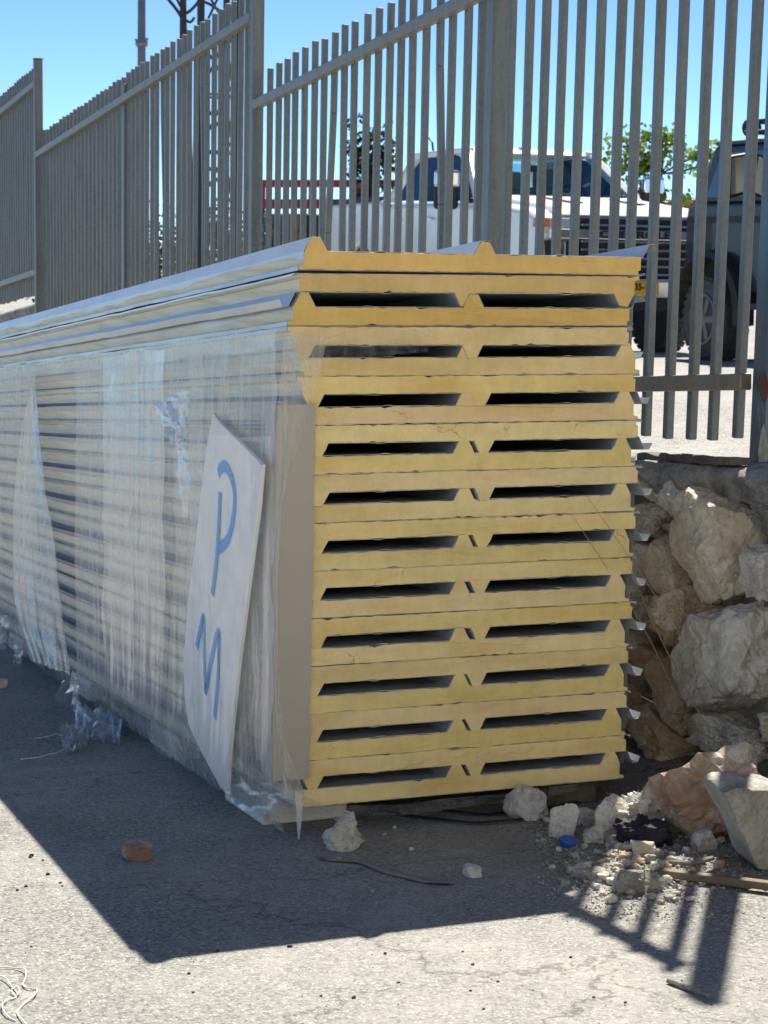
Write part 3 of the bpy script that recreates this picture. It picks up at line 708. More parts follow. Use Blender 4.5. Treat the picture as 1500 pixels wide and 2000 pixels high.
# ------------------------------------------------------------------ stretch film
wrap = empty('stretch_wrap', (XS, Y0, ZB), 'milky clear stretch film wrapped round the left side and front corner of the stack', 'plastic film')
WB = Vector((XS, Y0, ZB))
def yat(px, py=1000): return at_x(px, py, XS).y
ZT10 = ZB+10*PITCH_Z
def film_sheet(name, ya, yb, mat, off, zt0, zb0, seed, ny=90, nz=40, amp=.005, parent=wrap, edge_a=0, edge_b=0, over=0.0):
    rows = []
    for i in range(ny+1):
        c = []
        for j in range(nz+1):
            t = j/nz; s = i/ny
            y = ya+(yb-ya)*s+edge_a*(1-s)*noise.noise(Vector((t*5, seed, 0)))+edge_b*s*noise.noise(Vector((t*5, seed+9, 0)))
            zt_ = zt0+.014*noise.noise(Vector((y*3, seed, 4))); zb_ = zb0+.02*noise.noise(Vector((y*2.2, seed, 8)))
            z = zb_+(zt_-zb_)*t
            dx = amp*noise.noise(Vector((y*22, z*1.2, seed)))+amp*.6*noise.noise(Vector((y*60, z*2.0, seed)))+amp*1.6*noise.noise(Vector((y*4+z*5, z*3-y*2, seed+3)))+amp*1.0*noise.noise(Vector(((y+z)*14, (z-y)*3, seed+6)))
            # the film is drawn tight over the white sheet and tucks in under the stack
            tuck = .0
            if z < ZB+.03: tuck = (ZB+.03-z)*.35
            bulge = over*math.exp(-((y-(po.y))/.34)**2)
            c.append(Vector((XS-off-bulge+dx+tuck, y, z-SL*(y-Y0)))-WB)
        rows.append(c)
    mb = MB(); n2 = nz+1
    mb.add([v for r in rows for v in r], [(i*n2+j, (i+1)*n2+j, (i+1)*n2+j+1, i*n2+j+1) for i in range(ny) for j in range(nz)])
    return mb.build(name, mat, parent, smooth=True, fix=False)
yA, yB, yC, yD, yE = Y0-.018, yat(372), yat(152), yat(76), yat(-420)
film_sheet('film_band', yA, yB, M['film'], .006, ZT10-.012, ZB-.055, 1)
film_sheet('film_band', yat(400), yC, M['film'], .011, ZT10-.016, ZB-.050, 2)
film_sheet('film_band', yat(330), yat(210), M['film_c'], .016, ZT10-.02, ZB-.03, 5)
film_sheet('film_band', yat(545), yat(352), M['film_t'], .022, ZT10-.30, ZB-.06, 6, edge_a=.03, edge_b=.05, over=.030)
film_sheet('film_band', yD, yE, M['film'], .008, ZT10-.012, ZB-.05, 3, ny=60)
film_sheet('film_hem', yA-.01, yE, M['film_d'], .004, ZB+.018, ZB-.062, 8, ny=200, nz=8, amp=.010)
film_sheet('film_hem', yA, yE, M['film'], .017, ZT10-.008, ZT10-.060, 9, ny=200, nz=6, amp=.004)

def patch(name, left, right, mat, nu=18, nv=40, amp=.01, fold=6, parent=wrap, base=WB, seed=0, normal=(1, 0, 0), an=1.0):
    """a soft sheet between two 3D edge lines with folds running along it"""
    def samp(line, t):
        t *= len(line)-1; i = min(int(t), len(line)-2); return line[i].lerp(line[i+1], t-i)
    nrm = Vector(normal); vv = []
    for i in range(nv+1):
        t = i/nv; a = samp(left, t); b = samp(right, t)
        for j in range(nu+1):
            s = j/nu; p = a.lerp(b, s)
            k = math.sin(s*fold*math.pi+seed+2*noise.noise(Vector((t*3, s*2, seed))))*.6+noise.noise(Vector((s*6*an, t*7/an, seed)))+.6*noise.noise(Vector((s*15*an, t*17/an, seed)))
            vv.append(p+nrm*amp*k+Vector((0, amp*.5*noise.noise(Vector((s*9, t*9, seed+5))), amp*.5*noise.noise(Vector((s*8, t*8, seed+7)))))-base)
    mb = MB(); n2 = nu+1
    mb.add(vv, [(i*n2+j, i*n2+j+1, (i+1)*n2+j+1, (i+1)*n2+j) for i in range(nv) for j in range(nu)])
    return mb.build(name, mat, parent, smooth=True, fix=False)
def pl(lst, X): return [at_x(a, b, X) for a, b in lst]
def plY(lst, Y): return [at_y(a, b, Y) for a, b in lst]
patch('film_drape', pl([(58, 762), (40, 850), (28, 960), (24, 1060), (26, 1160), (34, 1225), (60, 1290)], XS-.04), pl([(68, 758), (78, 850), (92, 960), (108, 1060), (120, 1160), (130, 1235), (140, 1318)], XS-.04), M['film_d'], 44, 50, .011, 13, seed=2, an=2.6)
patch('film_tatter', pl([(296, 790), (318, 820), (330, 850), (342, 876)], XS-.035), pl([(372, 758), (366, 800), (362, 850), (350, 880)], XS-.035), M['film_c'], 26, 30, .016, 6, seed=4, an=1.5)
patch('film_tatter', pl([(344, 870), (348, 900), (350, 950), (352, 1010)], XS-.03), pl([(362, 862), (368, 900), (372, 950), (366, 1010)], XS-.03), M['film_c'], 8, 20, .010, 3, seed=6)
# film that turns the front corner
patch('film_corner', plY([(556, 652), (546, 760), (536, 900), (532, 1080), (534, 1250), (540, 1400), (546, 1490), (556, 1560)], Y0-.022), plY([(640, 662), (622, 738), (590, 850), (556, 950), (543, 1100), (544, 1300), (556, 1450), (600, 1560)], Y0-.026), M['film'], 14, 60, .004, 4, seed=8, normal=(0, 1, 0))
patch('film_flap', plY([(560, 650), (600, 650), (700, 647), (780, 644), (842, 641)], Y0-.024), plY([(566, 700), (612, 716), (652, 700), (760, 694), (834, 688)], Y0-.034), M['film_c'], 16, 40, .006, 3, seed=9, normal=(0, 1, 0))
patch('film_flap', plY([(556, 1500), (566, 1530), (588, 1552), (640, 1572), (760, 1572), (900, 1556), (1030, 1545), (1130, 1530)], Y0-.022), plY([(540, 1546), (556, 1570), (590, 1590), (660, 1592), (770, 1596), (900, 1578), (1030, 1562), (1130, 1546)], Y0-.045), M['film_c'], 14, 60, .008, 3, seed=11, normal=(0, 1, 0))
patch('film_flap', pl([(430, 1540), (446, 1556), (462, 1572), (480, 1584)], XS-.006)+plY([(520, 1590), (580, 1590)], Y0-.03), pl([(440, 1490), (462, 1508), (490, 1530)], XS-.012)+plY([(540, 1530), (566, 1545), (590, 1556)], Y0-.03), M['film_c'], 12, 40, .006, 3, seed=12)
patch('film_strip', plY([(577, 1545), (578, 1570), (579, 1600), (582, 1638)], Y0-.05), plY([(588, 1552), (590, 1575), (589, 1600), (585, 1640)], Y0-.055), M['film_w'], 3, 12, .002, 1, seed=13, normal=(0, 1, 0))
# the sunlit film on the far right side of the stack
o = patch('film_band', [Vector((X0+PW-.016, Y0+.02, z)) for z in (.12, .4, .8, 1.05)], [Vector((X0+PW-.012, Y0+2.6, z-.24)) for z in (.12, .4, .8, 1.05)], M['film_w'], 40, 16, .004, 12, seed=15)

# loose scraps torn from the film, lying by the stack
sc = on_ground(170, 1440)
scr = empty('plastic_scrap', sc, 'crumpled scrap of clear film hanging down to the road beside the wrapped side', 'plastic scrap')
XS2 = XS-.06
patch('hanging_film', pl([(126, 1326), (112, 1352), (98, 1390), (104, 1412), (128, 1424)], XS2), pl([(148, 1326), (146, 1360), (148, 1400), (152, 1418), (156, 1432)], XS2), M['film_scrap'], 16, 24, .02, 4, scr, sc, 21)
def gpts(lst, h): return [on_ground(a, b)+Vector((0, 0, h)) for a, b in lst]
patch('hanging_film', pl([(138, 1330), (144, 1372), (148, 1400), (152, 1430)], XS2), pl([(148, 1328), (152, 1370), (164, 1392), (200, 1410)], XS2-.02), M['film_d'], 10, 24, .012, 4, scr, sc, 22)
patch('crumpled_film', gpts([(150, 1396), (180, 1408), (215, 1416), (240, 1432)], .05), gpts([(146, 1440), (170, 1452), (205, 1452), (232, 1462)], .015), M['film_scrap'], 22, 26, .032, 5, scr, sc, 23, (0, 0, 1))
patch('crumpled_film', gpts([(118, 1440), (130, 1430), (150, 1434), (172, 1440)], .03), gpts([(122, 1470), (134, 1480), (150, 1478), (172, 1462)], .01), M['film_scrap'], 22, 26, .030, 5, scr, sc, 24, (0, 0, 1))
mb = MB(); mb.tube([p-sc for p in gpts([(126, 1466), (110, 1474), (96, 1476), (78, 1482), (40, 1486)], .006)], .002, 5); mb.tube([p-sc for p in gpts([(120, 1440), (112, 1436), (90, 1442), (66, 1446)], .006)], .0015, 5)
mb.build('film_thread', M['film_w'], scr)
sc2 = on_ground(30, 1290)
s2 = empty('plastic_scrap', sc2, 'small tuft of torn film under the stack at the left edge', 'plastic scrap')
patch('crumpled_film', pl([(28, 1258), (30, 1280), (26, 1300), (18, 1318)], XS-.03), pl([(46, 1268), (44, 1290), (42, 1306), (24, 1320)], XS-.03), M['film_d'], 10, 16, .02, 4, s2, sc2, 31)
patch('crumpled_film', pl([(0, 1200), (0, 1225), (0, 1250), (0, 1268)], XS-.05), pl([(18, 1204), (16, 1230), (9, 1250), (6, 1268)], XS-.05), M['film_d'], 10, 16, .02, 4, s2, sc2, 32)

# ------------------------------------------------------------------ rocks and rubble at the foot of the wall
def ground_rock(name, px, py, w, h, mat, seed, label, cat='stone', group=None, dz=.0, rot=None, depth=.8, sub=4, facets=12, rough=.09):
    """px, py: where the middle of its foot stands; w, h: size in source pixels"""
    p = on_ground(px, py); dep = (p-EYE).dot(_f); s = dep/FPX
    W_, H_ = w*s, h*s
    # two faces meet the view, so the plan is a bit smaller than the picture width
    me = rock_mesh(name, (W_*.88, W_*depth*.88, H_*.95), seed, mat, sub, facets, rough, .022)
    o = link(name, me); o.location = p+Vector((0.02*W_, W_*depth*.40, H_*.46+dz-SL*W_*depth*.4)); o.rotation_euler = rot or (0, 0, random.Random(seed).uniform(-.5, .1)-YAW*0)
    tag(o, label, cat, group); return o
ground_rock('boulder', 1424, 1650, 236, 158, M['stone_red'], 41, 'large rust-red and cream boulder leaning at the foot of the wall', 'boulder', rot=(0, R_(-24), R_(-18)), depth=.75, dz=.02, facets=11, rough=.16)
ground_rock('boulder', 1486, 1530, 120, 110, M['stone_red'], 77, 'reddish boulder at the right edge behind the large leaning one', 'boulder', rot=(0, R_(-10), R_(30)), dz=.02)
big = [
 (1205, 1640, 78, 88, 'stone_pale', 42, 'pale rounded rock beside the dark cloth, left of the red boulder'), (1248, 1598, 60, 40, 'stone_pale', 43, 'small pale rock behind the rounded one, near the stack corner'),
 (1105, 1635, 66, 68, 'stone_grey', 44, 'grey shaded rock just above the blue bottle cap'), (1042, 1604, 84, 72, 'stone_grey', 45, 'pointed grey rock in the shade under the stack front'),
 (1152, 1612, 52, 34, 'stone_grey', 46, 'flat wedge of stone between the grey rock and the pale rounded rock'), (1166, 1648, 50, 34, 'stone_grey', 47, 'low grey stone to the right of the blue bottle cap'),
 (926, 1714, 40, 28, 'stone_grey', 49, 'single fist-size stone on the shaded asphalt in front of the stack'),
 (1242, 1748, 66, 56, 'chunk', 50, 'chalk-white sunlit stone in the middle of the rubble'), (1216, 1744, 34, 40, 'chunk', 51, 'small chalky stone left of the white sunlit one'),
 (1276, 1742, 48, 36, 'chunk', 52, 'chalky stone right of the white sunlit one, touching the brown stick'), (1170, 1722, 72, 28, 'chunk', 53, 'flat oval pale stone at the left end of the rubble'),
 (1378, 1662, 52, 44, 'stone_grey', 54, 'crumbly pale stone in front of the red boulder, beside the concrete chunk'), (1265, 1672, 56, 34, 'stone_pale', 55, 'pale stone lying in front of the dark cloth'),
 (1200, 1650, 30, 24, 'chunk', 56, 'small white stone at the left foot of the dark cloth'), (1330, 1626, 60, 40, 'stone_grey', 57, 'grey stone wedged under the red boulder'),
 (2, 1345, 30, 24, 'stone_pale', 58, 'small pale stone on the road at the left edge of the picture')]
for (px, py, w, h, mm, sd, lab) in big:
    ground_rock('stone', px, py, w, h, M[mm], sd, lab, 'stone', None, -.006)
# the two-lump pale stone and the brick chip
p = on_ground(672, 1660); root = empty('stone', p, 'pale two-lobed stone standing on the road in front of the corner block', 'stone')
bm_ = MB(); me = rock_mesh('stone', (.098, .07, .06), 61, M['stone_grey'], 4, 12, .14, .03); o = link('base', me, root); o.location = (0, .02, .024)
me = rock_mesh('stone', (.052, .045, .062), 62, M['stone_grey'], 4, 9, .10, .03); o = link('peak', me, root); o.location = (.014, .024, .062); o.rotation_euler = (0, R_(6), 0)
ground_rock('brick_chip', 271, 1683, 58, 44, M['brick'], 63, 'reddish brick chip with mortar lying alone on the shaded asphalt', 'brick chip', None, -.003, (0, R_(6), R_(-10)), .8, 4, 9)
# concrete chunk at the right edge
p = on_ground(1482, 1704); s = (p-EYE).dot(_f)/FPX
outl = [(1482, 1702), (1470, 1680), (1448, 1625), (1430, 1585), (1418, 1552), (1428, 1545), (1462, 1540), (1520, 1546), (1580, 1560), (1590, 1640), (1575, 1698), (1530, 1706)]
mb = MB(); pts = [at_y(a, b, p.y)-p for a, b in outl]
mb.prism(pts, (.03, .17, .0))
o = mb.build('concrete_chunk', M['chunk']); o.location = p
bm = bmesh.new(); bm.from_mesh(o.data); bmesh.ops.triangulate(bm, faces=bm.faces); bmesh.ops.subdivide_edges(bm, edges=bm.edges, cuts=5, use_grid_fill=True)
bmesh.ops.smooth_vert(bm, verts=bm.verts, factor=.5, use_axis_x=True, use_axis_y=True, use_axis_z=True)
for v in bm.verts: v.co += Vector((noise.noise(v.co*14), noise.noise(v.co*14+Vector((5, 0, 0))), noise.noise(v.co*14+Vector((0, 7, 0)))))*.010+Vector((0, noise.noise(v.co*60), noise.noise(v.co*55)))*.003
bm.to_mesh(o.data); bm.free(); tag(o, 'pale grey broken concrete chunk tapering downwards at the right edge', 'concrete chunk')

# trodden dirt heaped along the wall foot
mb = MB(); NX, NYm = 30, 70
def dirt_h(x, y):
    k = max(0, 1-(XW+.06-x)/(.62+.25*noise.noise(Vector((y*1.7, 3, 1))))); e = max(0, 1-abs(y-4.35)/2.0)**.5 if abs(y-4.35) < 2.0 else 0
    return (.075*k**1.6+.012*noise.noise(Vector((x*9, y*9, 0)))*min(1, k*3)+.006*noise.noise(Vector((x*28, y*28, 2)))*min(1, k*3))*e-.008
for i in range(NX+1):
    for j in range(NYm+1):
        x = XW+.06-.95*i/NX; y = 2.3+4.1*j/NYm; mb.v.append((x, y, gz(y)+dirt_h(x, y)))
for i in range(NX):
    for j in range(NYm): a = i*(NYm+1)+j; mb.f.append((a, a+1, a+NYm+2, a+NYm+1)); mb.m.append(0)
tag(mb.build('dirt', M['dirt'], smooth=True), 'dusty dirt heaped along the foot of the wall', kind='structure')
# small rubble, one by one
rnd = random.Random(12)
for i in range(130):
    if i < 96: px = rnd.gauss(1235, 62); py = rnd.uniform(1640, 1768)
    elif i < 118: px = rnd.uniform(1060, 1500); py = rnd.uniform(1590, 1700)
    else: px = rnd.uniform(560, 1150); py = rnd.uniform(1600, 1790)
    if px > 1495: px = 1400+rnd.uniform(-40, 60)
    w = rnd.choice([10, 12, 14, 16, 18, 22, 26]) if i < 118 else rnd.choice([7, 9, 12]); mm = rnd.choice(['chunk', 'chunk', 'stone_pale', 'stone_grey', 'stone_ochre'])
    if i < 118: ground_rock('rubble_piece', px, py, w, w*rnd.uniform(.55, .85), M[mm], 700+i, {'chunk': 'small chalk-white piece of rubble strewn below the boulder and wall', 'stone_pale': 'small cream piece of rubble strewn below the boulder and wall', 'stone_grey': 'small grey piece of rubble strewn below the boulder and wall', 'stone_ochre': 'small ochre piece of rubble strewn below the boulder and wall'}[mm], 'rubble', 'small rubble below the wall', -.001, None, .8, 2, 9)
    else: ground_rock('pebble', px, py, w, w*.7, M[mm], 700+i, 'small loose pebble on the shaded asphalt in front of the stack', 'pebble', 'pebbles on the shaded asphalt', -.001, None, .8, 2, 9)
rnd = random.Random(13)
for i in range(26):
    px = rnd.uniform(20, 1400); py = rnd.uniform(1830, 1990) if i < 18 else rnd.uniform(1660, 1760)
    if i >= 18: px = rnd.uniform(10, 130)
    w = rnd.choice([6, 7, 8, 10])
    ground_rock('dark_pebble', px, py, w, w*.6, M['darkpeb'], 900+i, 'tiny dark pebble on the sunlit asphalt', 'pebble', 'dark pebbles on the sunlit asphalt', -.001, None, .8, 2, 8)
# dust and fine gravel that nobody could count
mb = MB(); rnd = random.Random(14)
def speck(p, s):
    a = [Vector((rnd.gauss(0, 1), rnd.gauss(0, 1), rnd.gauss(0, .6))) for _ in range(4)]
    mb.add([p+q.normalized()*s for q in a], [(0, 1, 2), (0, 2, 3), (0, 3, 1), (1, 3, 2)])
for i in range(8200):
    t = rnd.random()
    if t < .40: px, py, s = rnd.gauss(1235, 90), rnd.uniform(1590, 1800), rnd.uniform(.002, .006)
    elif t < .68: px, py, s = rnd.uniform(1050, 1560), rnd.uniform(1540, 1740), rnd.uniform(.003, .011)
    else: px, py, s = rnd.uniform(-40, 1560), rnd.uniform(1480, 2040), rnd.uniform(.0012, .0032)
    p = on_ground(px, py)
    if p.x > XW-.02: continue
    if p.y > Y0 and p.x > X0-.1 and p.x < X0+1.0: continue
    speck(p+Vector((0, 0, s*.3+(max(0, dirt_h(p.x, p.y)) if 2.3 < p.y < 6.4 else 0))), s)
tag(mb.build('gravel', M['chunk']), 'fine pale gravel and grit strewn on the road', kind='stuff')

# ------------------------------------------------------------------ litter
p = on_ground(1115, 1655); mb = MB()
mb.lathe([(.0235, 0), (.0245, .004), (.0245, .014), (.0225, .0165), (.017, .0165), (.016, .0145), (.009, .0145), (.008, .016), (.001, .016)], (0, 0, 0), (0, 0, 1), 28)
for q in range(28):
    a = 2*math.pi*q/28; mb.box((math.cos(a)*.0245-.0012, math.sin(a)*.0245-.0012, .002), (math.cos(a)*.0245+.0012, math.sin(a)*.0245+.0012, .013))
o = mb.build('bottle_cap', M['blue']); o.location = p+Vector((0, .02, .002)); o.rotation_euler = (R_(14), R_(5), 0); tag(o, 'bright blue plastic bottle cap lying on the ground', 'bottle cap')
def stick(name, path, r, mat, label, cat, h=.006, group=None, n=7):
    pts = [on_ground(a, b)+Vector((0, 0, h)) for a, b in path]; c = pts[0].copy(); mb = MB(); rnd2 = random.Random(len(label))
    rs = [r*rnd2.uniform(.8, 1.15) for _ in pts]; mb.tube([q-c for q in pts], rs, n); o = mb.build(name, mat); o.location = c; return tag(o, label, cat, group)
a, b = on_ground(1292, 1716), on_ground(1560, 1752); mb = MB(); c = a.copy()
a2, b2 = a-c+Vector((0, 0, .016)), b-c+Vector((0, 0, .02)); mb.bar(a2, b2, .026, .02); o = mb.build('wooden_stick', M['wood']); o.location = c; bevel(o, .003, 2); tag(o, 'brown wooden batten lying below the concrete chunk at the right edge', 'stick')
stick('twig', [(1304, 1921), (1340, 1934), (1385, 1950)], .006, M['mortar'], 'short dark twig on the sunlit asphalt at the end of the post shadow', 'twig')
stick('twig', [(1300, 1690), (1350, 1694), (1392, 1683)], .007, M['dusty'], 'dusty bent twig among the rubble in front of the red boulder', 'twig', .01)
stick('twig', [(1400, 1690), (1430, 1660), (1462, 1630)], .004, M['dusty'], 'thin dry twig beside the concrete chunk', 'twig', .02)
# dusty flattened strip of cardboard in the shade
pts1 = [(612, 1676), (690, 1680), (740, 1696), (800, 1712), (860, 1722), (890, 1720)]; pts2 = [(640, 1684), (700, 1688), (745, 1706), (805, 1722), (850, 1730), (886, 1730)]
c = on_ground(700, 1690); st = patch('dusty_strip', [on_ground(*q)+Vector((0, 0, .008)) for q in pts1], [on_ground(*q)+Vector((0, 0, .005)) for q in pts2], M['dusty'], 8, 40, .004, 2, None, c, 41, (0, 0, 1)); st.location = c
tag(st, 'dusty torn strip lying flat on the shaded asphalt in front of the stack', 'strip')
# dark cloth and white bag
p = on_ground(1258, 1655)
me = rock_mesh('dark_cloth', (.13, .10, .075), 81, M['rag'], 5, 8, .30, .05); o = link('dark_cloth', me); o.location = p+Vector((.0, .03, .032)); me.polygons.foreach_set('use_smooth', [True]*len(me.polygons)); tag(o, 'crumpled dark purple cloth between the pale rock and the red boulder', 'cloth')
p = on_ground(1278, 1630)
me = rock_mesh('white_bag', (.13, .10, .10), 82, M['paper'], 5, 18, .34, .06); o = link('white_bag', me); o.location = p+Vector((.0, .07, .045)); tag(o, 'crumpled white bag behind the dark cloth', 'bag')
# black strapping under the front of the stack
for q, (path, lab) in enumerate([([(760, 1592), (830, 1602), (930, 1612), (1010, 1606), (1090, 1590)], 'black plastic strap curling on the ground under the stack front, nearer one'), ([(860, 1586), (950, 1596), (1060, 1584), (1130, 1570)], 'black plastic strap on the ground under the stack front, farther one')]):
    pts = [on_ground(a, b)+Vector((0, 0, .008)) for a, b in path]; c = pts[0].copy(); mb = MB()
    for a_, b_ in zip(pts, pts[1:]): mb.bar(a_-c, b_-c, .016, .002)
    o = mb.build('plastic_strap', M['blackstrap']); o.location = c; tag(o, lab, 'strap')
# cord in the near left corner
def smooth(pts, it=3):
    for _ in range(it):
        q = [pts[0]]
        for a, b in zip(pts, pts[1:]): q += [a*.75+b*.25, a*.25+b*.75]
        pts = q+[pts[-1]]
    return pts
cp = [(-30, 1905), (0, 1892), (30, 1893), (52, 1900), (50, 1915), (42, 1928), (60, 1936), (74, 1932), (70, 1950), (48, 1962), (30, 1980), (44, 1998), (62, 2014)]
cp2 = [(-20, 1915), (8, 1912), (24, 1932), (36, 1942), (30, 1952), (12, 1956), (2, 1972), (12, 1988), (30, 1996)]
c = on_ground(40, 1940); root = empty('cord', c, 'thin white cord lying tangled in the near left corner', 'cord')
for path in (cp, cp2, [(22, 1938), (34, 1932), (40, 1944), (30, 1950), (22, 1940)]):
    mb = MB(); mb.tube([p-c for p in smooth([on_ground(a, b)+Vector((0, 0, .006+.004*math.sin(a))) for a, b in path])], .0017, 6); mb.build('strand', M['cord'], root, smooth=True)
# dry stalks growing from the wall foot and leaning over the stack corner
stalks = [((1408, 1372), (1300, 1190), (1146, 968), 'longest dry stalk, arching from the wall up across the stack end'), ((1392, 1440), (1290, 1250), (1228, 1105), 'dry stalk leaning left in front of the ochre wall stones'),
          ((1356, 1440), (1262, 1225), (1120, 1010), 'dry stalk crossing in front of the stack edge below the longest one'), ((1362, 1420), (1310, 1390), (1252, 1360), 'short dry stalk near the foot of the wall'),
          ((1330, 1500), (1270, 1440), (1215, 1420), 'low dry stalk bent towards the stack bottom')]
for (a, m_, b, lab) in stalks:
    A_ = at_x(a[0], a[1], XW-.06); B_ = at_y(b[0], b[1], Y0-.06); Mx = at_depth(m_[0], m_[1], ((A_-EYE).dot(_f)+(B_-EYE).dot(_f))/2)
    pts = smooth([A_, Mx, B_]); mb = MB(); mb.tube([q-A_ for q in pts], [.0018-.0012*i/len(pts) for i in range(len(pts))], 5); o = mb.build('dry_stalk', M['straw']); o.location = A_; tag(o, lab, 'stalk')

# ------------------------------------------------------------------ vehicles in the yard
def text_mesh(name, body, size, mat, parent, loc, rot, depth=.004, bold=0.0, sx=1.0):
    cu = bpy.data.curves.new(name, 'FONT'); cu.body = body; cu.size = size; cu.extrude = depth; cu.align_x = 'CENTER'; cu.align_y = 'CENTER'; cu.offset = bold
    t = bpy.data.objects.new(name, cu); COL.objects.link(t)
    me = bpy.data.meshes.new_from_object(t.evaluated_get(bpy.context.evaluated_depsgraph_get())); bpy.data.objects.remove(t)
    me.materials.clear(); me.materials.append(mat); o = link(name, me, parent); o.location = loc; o.rotation_euler = rot; o.scale.x = sx; return o
def arch(yc, zc, r, z0, n=12):   # wheel arch points from the rear foot to the front foot
    a0 = math.asin(max(-1, min(1, (z0-zc)/r)))
    return [(yc+r*math.cos(math.pi-a0-(math.pi-2*a0)*i/n), zc+r*math.sin(math.pi-a0-(math.pi-2*a0)*i/n)) for i in range(n+1)]
def wheel(parent, x, y, r, w, side, spokes=6, rim_mat=None):
    """side -1: outer face towards -x"""
    root = empty('wheel', (x, y, r)); root.parent = parent
    mb = MB(); prof = [(r*.60, -w*.46), (r*.74, -w*.5), (r*.93, -w*.47), (r, -w*.36), (r, w*.36), (r*.93, w*.47), (r*.60, w*.5)]
    mb.lathe(prof, (0, 0, 0), (-side*-1, 0, 0) if False else (1, 0, 0), 40, 0)
    for q in range(30):
        a = 2*math.pi*q/30
        for sx in (-1, 1):
            c = Vector((sx*w*.25, math.cos(a+.05*sx)*r, math.sin(a+.05*sx)*r)); t = Vector((0, -math.sin(a), math.cos(a)))
            mb.bar(c-t*r*.065, c+t*r*.065, w*.42, r*.05, up=(0, math.cos(a), math.sin(a)))
    mb.build('tyre', M['rubber_dust'], root)
    mb = MB(); f = side*w*.5
    mb.lathe([(r*.62, f*.80), (r*.62, f*1.02), (r*.56, f*1.04), (r*.53, f*.7), (r*.2, f*.62), (.01, f*.62)], (0, 0, 0), (1, 0, 0), 36)
    for q in range(spokes):
        a = 2*math.pi*q/spokes; d = Vector((0, math.cos(a), math.sin(a)))
        mb.bar(d*r*.12+Vector((f*.86, 0, 0)), d*r*.55+Vector((f*.95, 0, 0)), r*.16, r*.08, up=(1, 0, 0))
    mb.lathe([(r*.17, f*.7), (r*.17, f*.98), (r*.12, f*1.03), (.01, f*1.03)], (0, 0, 0), (1, 0, 0), 18)
    mb.build('rim', rim_mat or M['rim'], root); return root

# --- white crew-cab pickup, nose towards the viewer (-Y)
fc = at_depth(1062, 430, 17.6)
TX, TY = fc.x+1.0, fc.y; TZ = lot_z(TX, TY+2)+.085
truck = empty('pickup_truck', (TX, TY, TZ), 'white crew-cab pickup truck with slatted chrome grille parked behind the fence', 'pickup truck', None)
HW = .99
low = [(6.25, .62), (6.25, 1.46)] + [(4.34, 1.50), (4.30, 1.44), (1.62, 1.42), (1.0, 1.40), (.35, 1.34), (.14, 1.28), (.08, 1.10), (.10, .62)] + list(reversed([(y, z) for y, z in []]))
side_poly = [(.10, .60)]+[(p[0], p[1]) for p in arch(1.08, .44, .52, .60)]+[(1.75, .52), (4.4, .52)]+arch(5.02, .44, .52, .60)+[(6.25, .62), (6.28, 1.44), (4.36, 1.47), (4.30, 1.42), (1.62, 1.41), (1.0, 1.385), (.40, 1.33), (.16, 1.26), (.08, 1.12)]
mb = MB(); mb.prism([(-HW, y, z) for y, z in side_poly], (2*HW, 0, 0)); b_ = mb.build('body', M['truck'], truck); bevel(b_, .05, 3, 50)
mb = MB(); mb.hexa([(-.80, .16, 1.28), (.80, .16, 1.28), (.84, 1.72, 1.42), (-.84, 1.72, 1.42), (-.74, .30, 1.375), (.74, .30, 1.375), (.80, 1.72, 1.50), (-.80, 1.72, 1.50)]); bevel(mb.build('hood', M['truck'], truck), .03, 3)
for xs_ in (-.34, .34):
    mb = MB(); mb.bar((xs_, .62, 1.415), (xs_*1.05, 1.25, 1.468), .10, .012); mb.build('hood_vent', M['black'], truck)
# wheel wells
mb = MB(); mb.box((-HW+.06, .55, .42), (HW-.06, 1.62, 1.0)); mb.box((-HW+.06, 4.5, .42), (HW-.06, 5.55, 1.0)); mb.build('wheel_well', M['black'], truck)
# cab greenhouse
gb = [(-.93, 1.62, 1.40), (.93, 1.62, 1.40), (.93, 4.28, 1.42), (-.93, 4.28, 1.42)]; gt = [(-.70, 2.52, 1.985), (.70, 2.52, 1.985), (.70, 3.98, 1.97), (-.70, 3.98, 1.97)]
for q in range(4):
    mb = MB(); mb.bar(Vector(gb[q])-Vector((0, 0, .04)), Vector(gt[q])-Vector((0, 0, .02)), .10, .09, up=(0, 1, 0)); bevel(mb.build('pillar', M['truck'], truck), .02, 2)
for sx in (-1, 1):
    mb = MB(); mb.bar((sx*.93, 2.93, 1.38), (sx*.705, 3.22, 1.98), .05, .11, up=(0, 1, 0)); mb.build('door_pillar', M['black'], truck)
    mb = MB(); mb.bar((sx*.70, 2.46, 1.965), (sx*.70, 4.02, 1.955), .09, .07); bevel(mb.build('roof_rail', M['truck'], truck), .02, 2)
mb = MB(); mb.hexa([(-.72, 2.46, 1.945), (.72, 2.46, 1.945), (.72, 4.02, 1.935), (-.72, 4.02, 1.935), (-.70, 2.52, 1.985), (.70, 2.52, 1.985), (.70, 3.98, 1.975), (-.70, 3.98, 1.975)]); bevel(mb.build('roof_panel', M['truck'], truck), .015, 2)
mb = MB(); mb.hexa([(-.90, 1.70, 1.36), (.90, 1.70, 1.36), (.88, 2.15, 1.30), (-.88, 2.15, 1.30), (-.88, 1.72, 1.42), (.88, 1.72, 1.42), (.86, 2.1, 1.47), (-.86, 2.1, 1.47)]); bevel(mb.build('dashboard', M['black'], truck), .02, 2)
for sx in (-.42, .42):
    for yy in (2.95, 3.85):
        mb = MB(); mb.box((sx-.26, yy, 1.2), (sx+.26, yy+.14, 1.62)); mb.box((sx-.13, yy+.02, 1.60), (sx+.13, yy+.12, 1.82)); bevel(mb.build('seat', M['seat'], truck), .04, 3)
